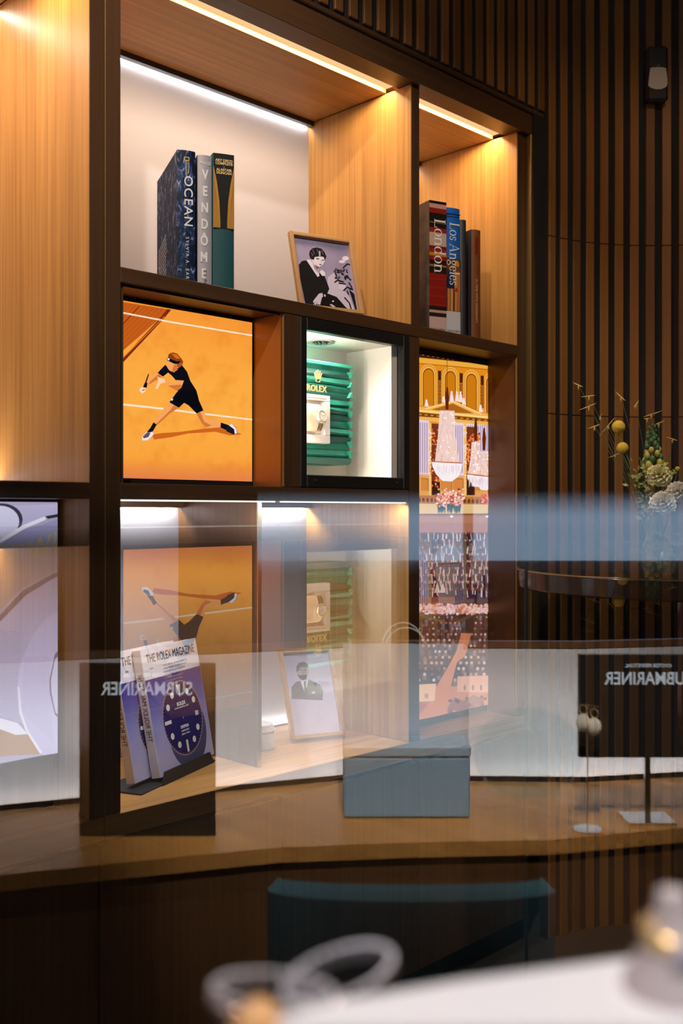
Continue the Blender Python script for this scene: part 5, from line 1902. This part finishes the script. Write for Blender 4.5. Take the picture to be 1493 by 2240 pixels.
# bracelets on a dark pillow
bp_ = C(-.017, .452, -.2695)
pil = thing('bracelet_pillow', 'dark velvet pillow under the blurred bracelets', 'pillow', bp_)
bm = bmesh.new()
box(bm, -.04, .04, -.022, .022, 0, .046, .012, Matrix.Rotation(R(-45), 4, 'Z'))
finish('pillow', bm, M['felt'], pil, smooth=True)
m_pav = plain('sparkling_steel', (.80, .74, .80), .3, metal=.4, noise_amt=.3, nscale=900)
for i, (r_, t_, tilt, yaw, lab) in enumerate([(-.030, .444, 8, -45, 'silver link bracelet lying left in the foreground'), (-.001, .462, 24, -25, 'silver link bracelet raised at right of the other one')]):
    br = thing('bracelet', lab, 'bracelet', C(r_, t_, -.2130), (R(tilt), R(-12 if i else 4), R(yaw)), 'bracelets in the vitrine')
    bm, bm2 = bmesh.new(), bmesh.new()
    n = 26
    for k in range(n):
        a = 2 * math.pi * k / n
        Mx = Matrix.Translation((.026 * math.cos(a), .012 * math.sin(a), 0)) @ Matrix.Rotation(math.atan2(.012 * math.cos(a), -.026 * math.sin(a)), 4, 'Z')
        box(bm, -.0026, .0026, -.0012, .0012, -.005, .005, .0005, Mx)
        ball(bm2, .0013, Mx @ Matrix.Translation((0, -.0016, 0)), 6, 4)
    finish('links', bm, m_pav, br)
    finish('studs', bm2, plain('rose_studs', (.9, .62, .52), .2, metal=.9), br)
cb = C(-.0330, .402, -.2695)
cush = thing('ring_cushion', 'tan leather cushion blurred at the bottom edge', 'cushion', cb)
bm = bmesh.new()
ball(bm, 1, Matrix.Translation((0, 0, .038)) @ Matrix.Diagonal((.017, .015, .038, 1)), 20, 14)
finish('cushion', bm, plain('tan_leather', (.80, .42, .16), .5), cush, smooth=True)

# ================================================================== OPPOSITE COUNTER (seen only as a reflection in the vitrine glass)
fe = [(-1.3, -.92), (-.95, -1.02), (-.615, -1.105), (-.126, -1.254), (.15, -1.285), (.414, -1.30), (.707, -1.377), (1.1, -1.50), (1.5, -1.66)]
be = [(-1.55, -1.30), (-1.1, -1.42), (-.758, -1.53), (-.593, -1.59), (-.268, -1.69), (.004, -1.79), (.59, -1.77), (1.0, -1.85), (1.4, -2.02)]
oc = thing('opposite_counter', 'curved wooden counter with a lit white back opposite the shelving', 'counter', C(.2, -1.6, FLOOR))


def wall_strip(pts, z0, z1, th):
    b = bmesh.new()
    rows = []
    for (r_, t_) in pts:
        rows.append([b.verts.new(C(r_, t_, z0)), b.verts.new(C(r_, t_, z1)), b.verts.new(C(r_, t_ - th, z1)), b.verts.new(C(r_, t_ - th, z0))])
    for a_, c_ in zip(rows, rows[1:]):
        for k in range(4):
            b.faces.new((a_[k], c_[k], c_[(k + 1) % 4], a_[(k + 1) % 4]))
    b.faces.new(rows[0])
    b.faces.new(rows[-1][::-1])
    bmesh.ops.recalc_face_normals(b, faces=b.faces)
    return b


bm = bmesh.new()
lo = [bm.verts.new(C(r_, t_, ZC - .03)) for r_, t_ in fe + be[::-1]]
hi = [bm.verts.new(C(r_, t_, ZC)) for r_, t_ in fe + be[::-1]]
bm.faces.new(lo)
bm.faces.new(hi)
for k in range(len(lo)):
    bm.faces.new((lo[k], lo[(k + 1) % len(lo)], hi[(k + 1) % len(lo)], hi[k]))
bmesh.ops.recalc_face_normals(bm, faces=bm.faces)
finish('worktop', bm, M['wood_x'], oc, world=True)
finish('front', wall_strip([(r_, t_ - .012) for r_, t_ in fe], FLOOR, ZC - .031, .02), M['wood_fz'], oc, world=True)
finish('lit_back', wall_strip(be, ZC + .002, -.338, .02), plain('white_panel', (.46, .45, .46), .8), oc, world=True)
finish('base_trim', wall_strip([(r_, t_ + .044) for r_, t_ in be], ZC + .001, ZC + .014, .003), M['black_metal'], oc, world=True)
finish('back_cap', wall_strip(be, -.336, -.320, .03), M['wood_f'], oc, world=True)
for (a_, b_) in zip(be[1:], be[2:]):
    A, B = C(*a_, ZC + .016), C(*b_, ZC + .016)
    mid = (A + B) / 2 + C(0, .032)
    d = B - A
    yaw = math.atan2(d.y, d.x)
    nrm_ = Vector((-math.sin(yaw), math.cos(yaw), 0))
    if nrm_.dot(C(0, -1)) < 0:
        nrm_ = -nrm_
    aim = (nrm_ + Vector((0, 0, .12))).normalized()
    o = area_lamp('counter_led', mid, (0, 0, 0), d.length, .012, 105 * d.length, (.92, .95, 1.0), oc)
    zax = -aim
    xax = d.normalized()
    yax = zax.cross(xax)
    o.rotation_euler = Matrix((xax, yax, zax)).transposed().to_euler()
for i, (px0, px1, y0, lab) in enumerate(((172, 470, 1452, 'black sign lettered SUBMARINER on the left of the opposite counter'), (1266, 1570, 1432, 'black sign lettered SUBMARINER on the right of the opposite counter'))):
    Q = 2.04 if i == 0 else 2.14
    r0, r1 = (px0 - 746.5) / FPX * Q, (px1 - 746.5) / FPX * Q
    tz = 2 * PT - Q
    sg = thing('counter_sign', lab, 'sign', C((r0 + r1) / 2, tz, ZC), (0, 0, R(-45)), 'signs on the opposite counter')
    w_ = (r1 - r0)
    h_ = -(y0 - 1120) / FPX * Q - ZC
    zb_ = .001 if i == 0 else .135
    finish('panel', bbox(-w_ / 2, w_ / 2, -.012, 0, zb_, h_, .001), M['black_metal'], sg)
    if i:
        finish('stand_foot', merge(bbox(-.05, .05, -.05, .03, .0005, .006), bbox(-.006, .006, -.010, -.003, .006, .1345)), M['steel'], sg)
    zt_ = h_ - .052
    # faces the shelving wall (+y locally): text runs towards -x so that it reads correctly from there
    bm = text_mesh('SUBMARINER', .038, .0006, 'CENTER', .82, 1.0, basis((0, .0008, zt_), (-1, 0, 0), (0, 0, 1)), bold=.0004)
    text_mesh('OYSTER PERPETUAL', .011, .0006, 'CENTER', 1, 1.0, basis((0, .0008, zt_ + .028), (-1, 0, 0), (0, 0, 1)), bm=bm)
    finish('lettering', bm, emit('sign_letters', (.9, .95, 1.0), 2.6), sg, label='white letters with an added glow')  # glow added so the letters show in the glass
pad = thing('glass_dome', 'rounded clear glass dome on the opposite counter', 'glass dome', C(.43, 2 * PT - 2.33, ZC), (0, 0, R(-45)))
bm = bmesh.new()
ball(bm, 1, Matrix.Translation((0, 0, .10)) @ Matrix.Diagonal((.125, .05, .105, 1)), 36, 20)
for v in bm.verts:
    if v.co.z < .06:
        v.co.z = max(.001, v.co.z)
finish('body', bm, glass('smoked_glass', .03, (.90, .955, .97), .7), pad, smooth=True)
bag = thing('haze_bag', 'added pale blue bag standing in for blue haze, on the opposite counter', 'bag', C(.145, 2 * PT - 2.33, ZC), (0, 0, R(-45)))
paper_b = plain('haze_blue_paper', (.60, .73, .90), .7, noise_amt=.05, nscale=30)  # made-up bag: the blue haze in the glass is put into its colour
bm = merge(bbox(-.140, .140, -.050, -.048, .001, .345), bbox(-.140, .140, .048, .050, .001, .345), bbox(-.142, -.1402, -.050, .050, .001, .345), bbox(.1402, .142, -.050, .050, .001, .345), bbox(-.140, .140, -.0478, .0478, .001, .003))
finish('bag_body', bm, paper_b, bag)
for y in (-.052, .052):
    bm = bmesh.new()
    tube(bm, [(.05 * math.cos(R(180 - 18 * k)), y, .335 + .06 * math.sin(R(18 * k))) for k in range(11)], .002, 6)
    finish('handle', bm, M['white'], bag)
bx_ = thing('jewellery_box', 'lidded box on the opposite counter, blue haze put into its colour', 'box', C(.14, 2 * PT - 2.16, ZC), (0, 0, R(-45)))
finish('body', bbox(-.135, .135, -.10, 0, .001, .13, .004), plain('hazed_blue', (.24, .40, .58), .5), bx_)  # dark box; the blue haze over it is put into the colour
finish('lid', bbox(-.137, .137, -.102, .002, .1305, .155, .004), plain('hazed_blue_lid', (.30, .46, .64), .5), bx_)

# made-up teal chair standing in for a vague teal haze in the glass
ch = thing('haze_chair', 'added teal tub chair standing in for teal haze, before the opposite counter', 'chair', C(.12, -1.03, FLOOR), (0, 0, R(-45)))
teal = plain('haze_teal', (.045, .12, .165), .8, noise_amt=.1, nscale=200)
bm = bmesh.new()
box(bm, -.20, .20, -.14, .17, .42, .52, .03)
finish('seat', bm, teal, ch, smooth=True)
bm = bmesh.new()
n = 18
rows = []
for i in range(n + 1):
    a = R(180 - 180 * i / n)
    c_, s_ = math.cos(a), math.sin(a)
    top = .76 + .06 * s_
    rows.append([bm.verts.new((rr_ * c_, rr_ * .86 * s_ - .02, z)) for rr_, z in ((.215, .45), (.215, top - .02), (.23, top), (.25, top - .02), (.25, .45))])
for a_, b_ in zip(rows, rows[1:]):
    for k in range(5):
        bm.faces.new((a_[k], a_[(k + 1) % 5], b_[(k + 1) % 5], b_[k]))
bm.faces.new(rows[0][::-1])
bm.faces.new(rows[-1])
bmesh.ops.recalc_face_normals(bm, faces=bm.faces)
finish('backrest', bm, teal, ch, smooth=True)
for x in (-.16, .16):
    for y in (-.10, .12):
        bm = bmesh.new()
        cyl(bm, .010, .016, .42, 10, Matrix.Translation((x, y, .21)))
        finish('leg', bm, M['black_metal'], ch)

# earrings hanging on a thin stand on the opposite counter
es = C(.506, 2 * PT - 2.08, ZC)
est = thing('earring_stand', 'thin steel stand carrying a pair of earrings on the opposite counter', 'stand', es)
bm = bmesh.new()
lathe(bm, [(0, 0), (.03, 0), (.03, .004), (0, .005)], 20)
tube(bm, [(0, 0, .004), (0, 0, .262)], .0012, 6)
tube(bm, [C(-.022, 0, .262), C(.022, 0, .254)], .0012, 6)
finish('wire', bm, M['steel'], est)
for i, (dx, dz) in enumerate(((-.010, -.040), (.013, -.048))):
    e_ = thing('earring', ('left' if i == 0 else 'right, slightly lower') + ' pearl drop earring of the hanging pair', 'earring', es + C(dx, .004, .262 + dz), (0, 0, 0), 'pearl drop earrings')
    bm = bmesh.new()
    ball(bm, .0150, Matrix.Diagonal((1, 1, 1.25, 1)), 20, 12)
    finish('pearl', bm, plain('pearl', (.90, .86, .74), .15, coat=.5), e_, smooth=True)
    bm = bmesh.new()
    torus(bm, .009, .0009, Matrix.Translation((0, 0, .0275)) @ Matrix.Rotation(R(90), 4, 'X'), 20, 6)
    finish('hook', bm, M['gold'], e_)

for o in scene.objects:
    if o.name.split('.')[0] in ('small_print', 'dial_lettering', 'hands_and_markers'):
        o['kind'] = 'stuff'

# finer pieces belong to the part that carries them
CARRIER = {'book': ('cover', ('lettering', 'spine_print', 'spine_panel', 'logo_frame', 'cover_stripes')),
           'magazine': ('cover', ('title', 'small_print', 'dial_lettering', 'spine_title', 'cover_print')),
           'wristwatch': ('case', ('bezel', 'winding_crown', 'dial')),
           'presentation_panel': ('tray', ('tray_slot', 'watch_cushion')),
           'lightbox': ('housing', ('print', 'lettering')),
           'counter_sign': ('panel', ('lettering',)),
           'round_table': ('tabletop', ('edge_band',)),
           'display_case': ('frame', ('screw',)),
           'photo_frame': ('backing', ('photo', 'easel_back'))}
for o in list(scene.objects):
    if o.parent is None and o.type == 'EMPTY':
        key = o.name.split('.')[0]
        if key in CARRIER:
            host, kids = CARRIER[key]
            hs = [c for c in o.children if c.name.split('.')[0] == host]
            for c in list(o.children):
                if hs and c.name.split('.')[0] in kids:
                    c.parent = hs[0]
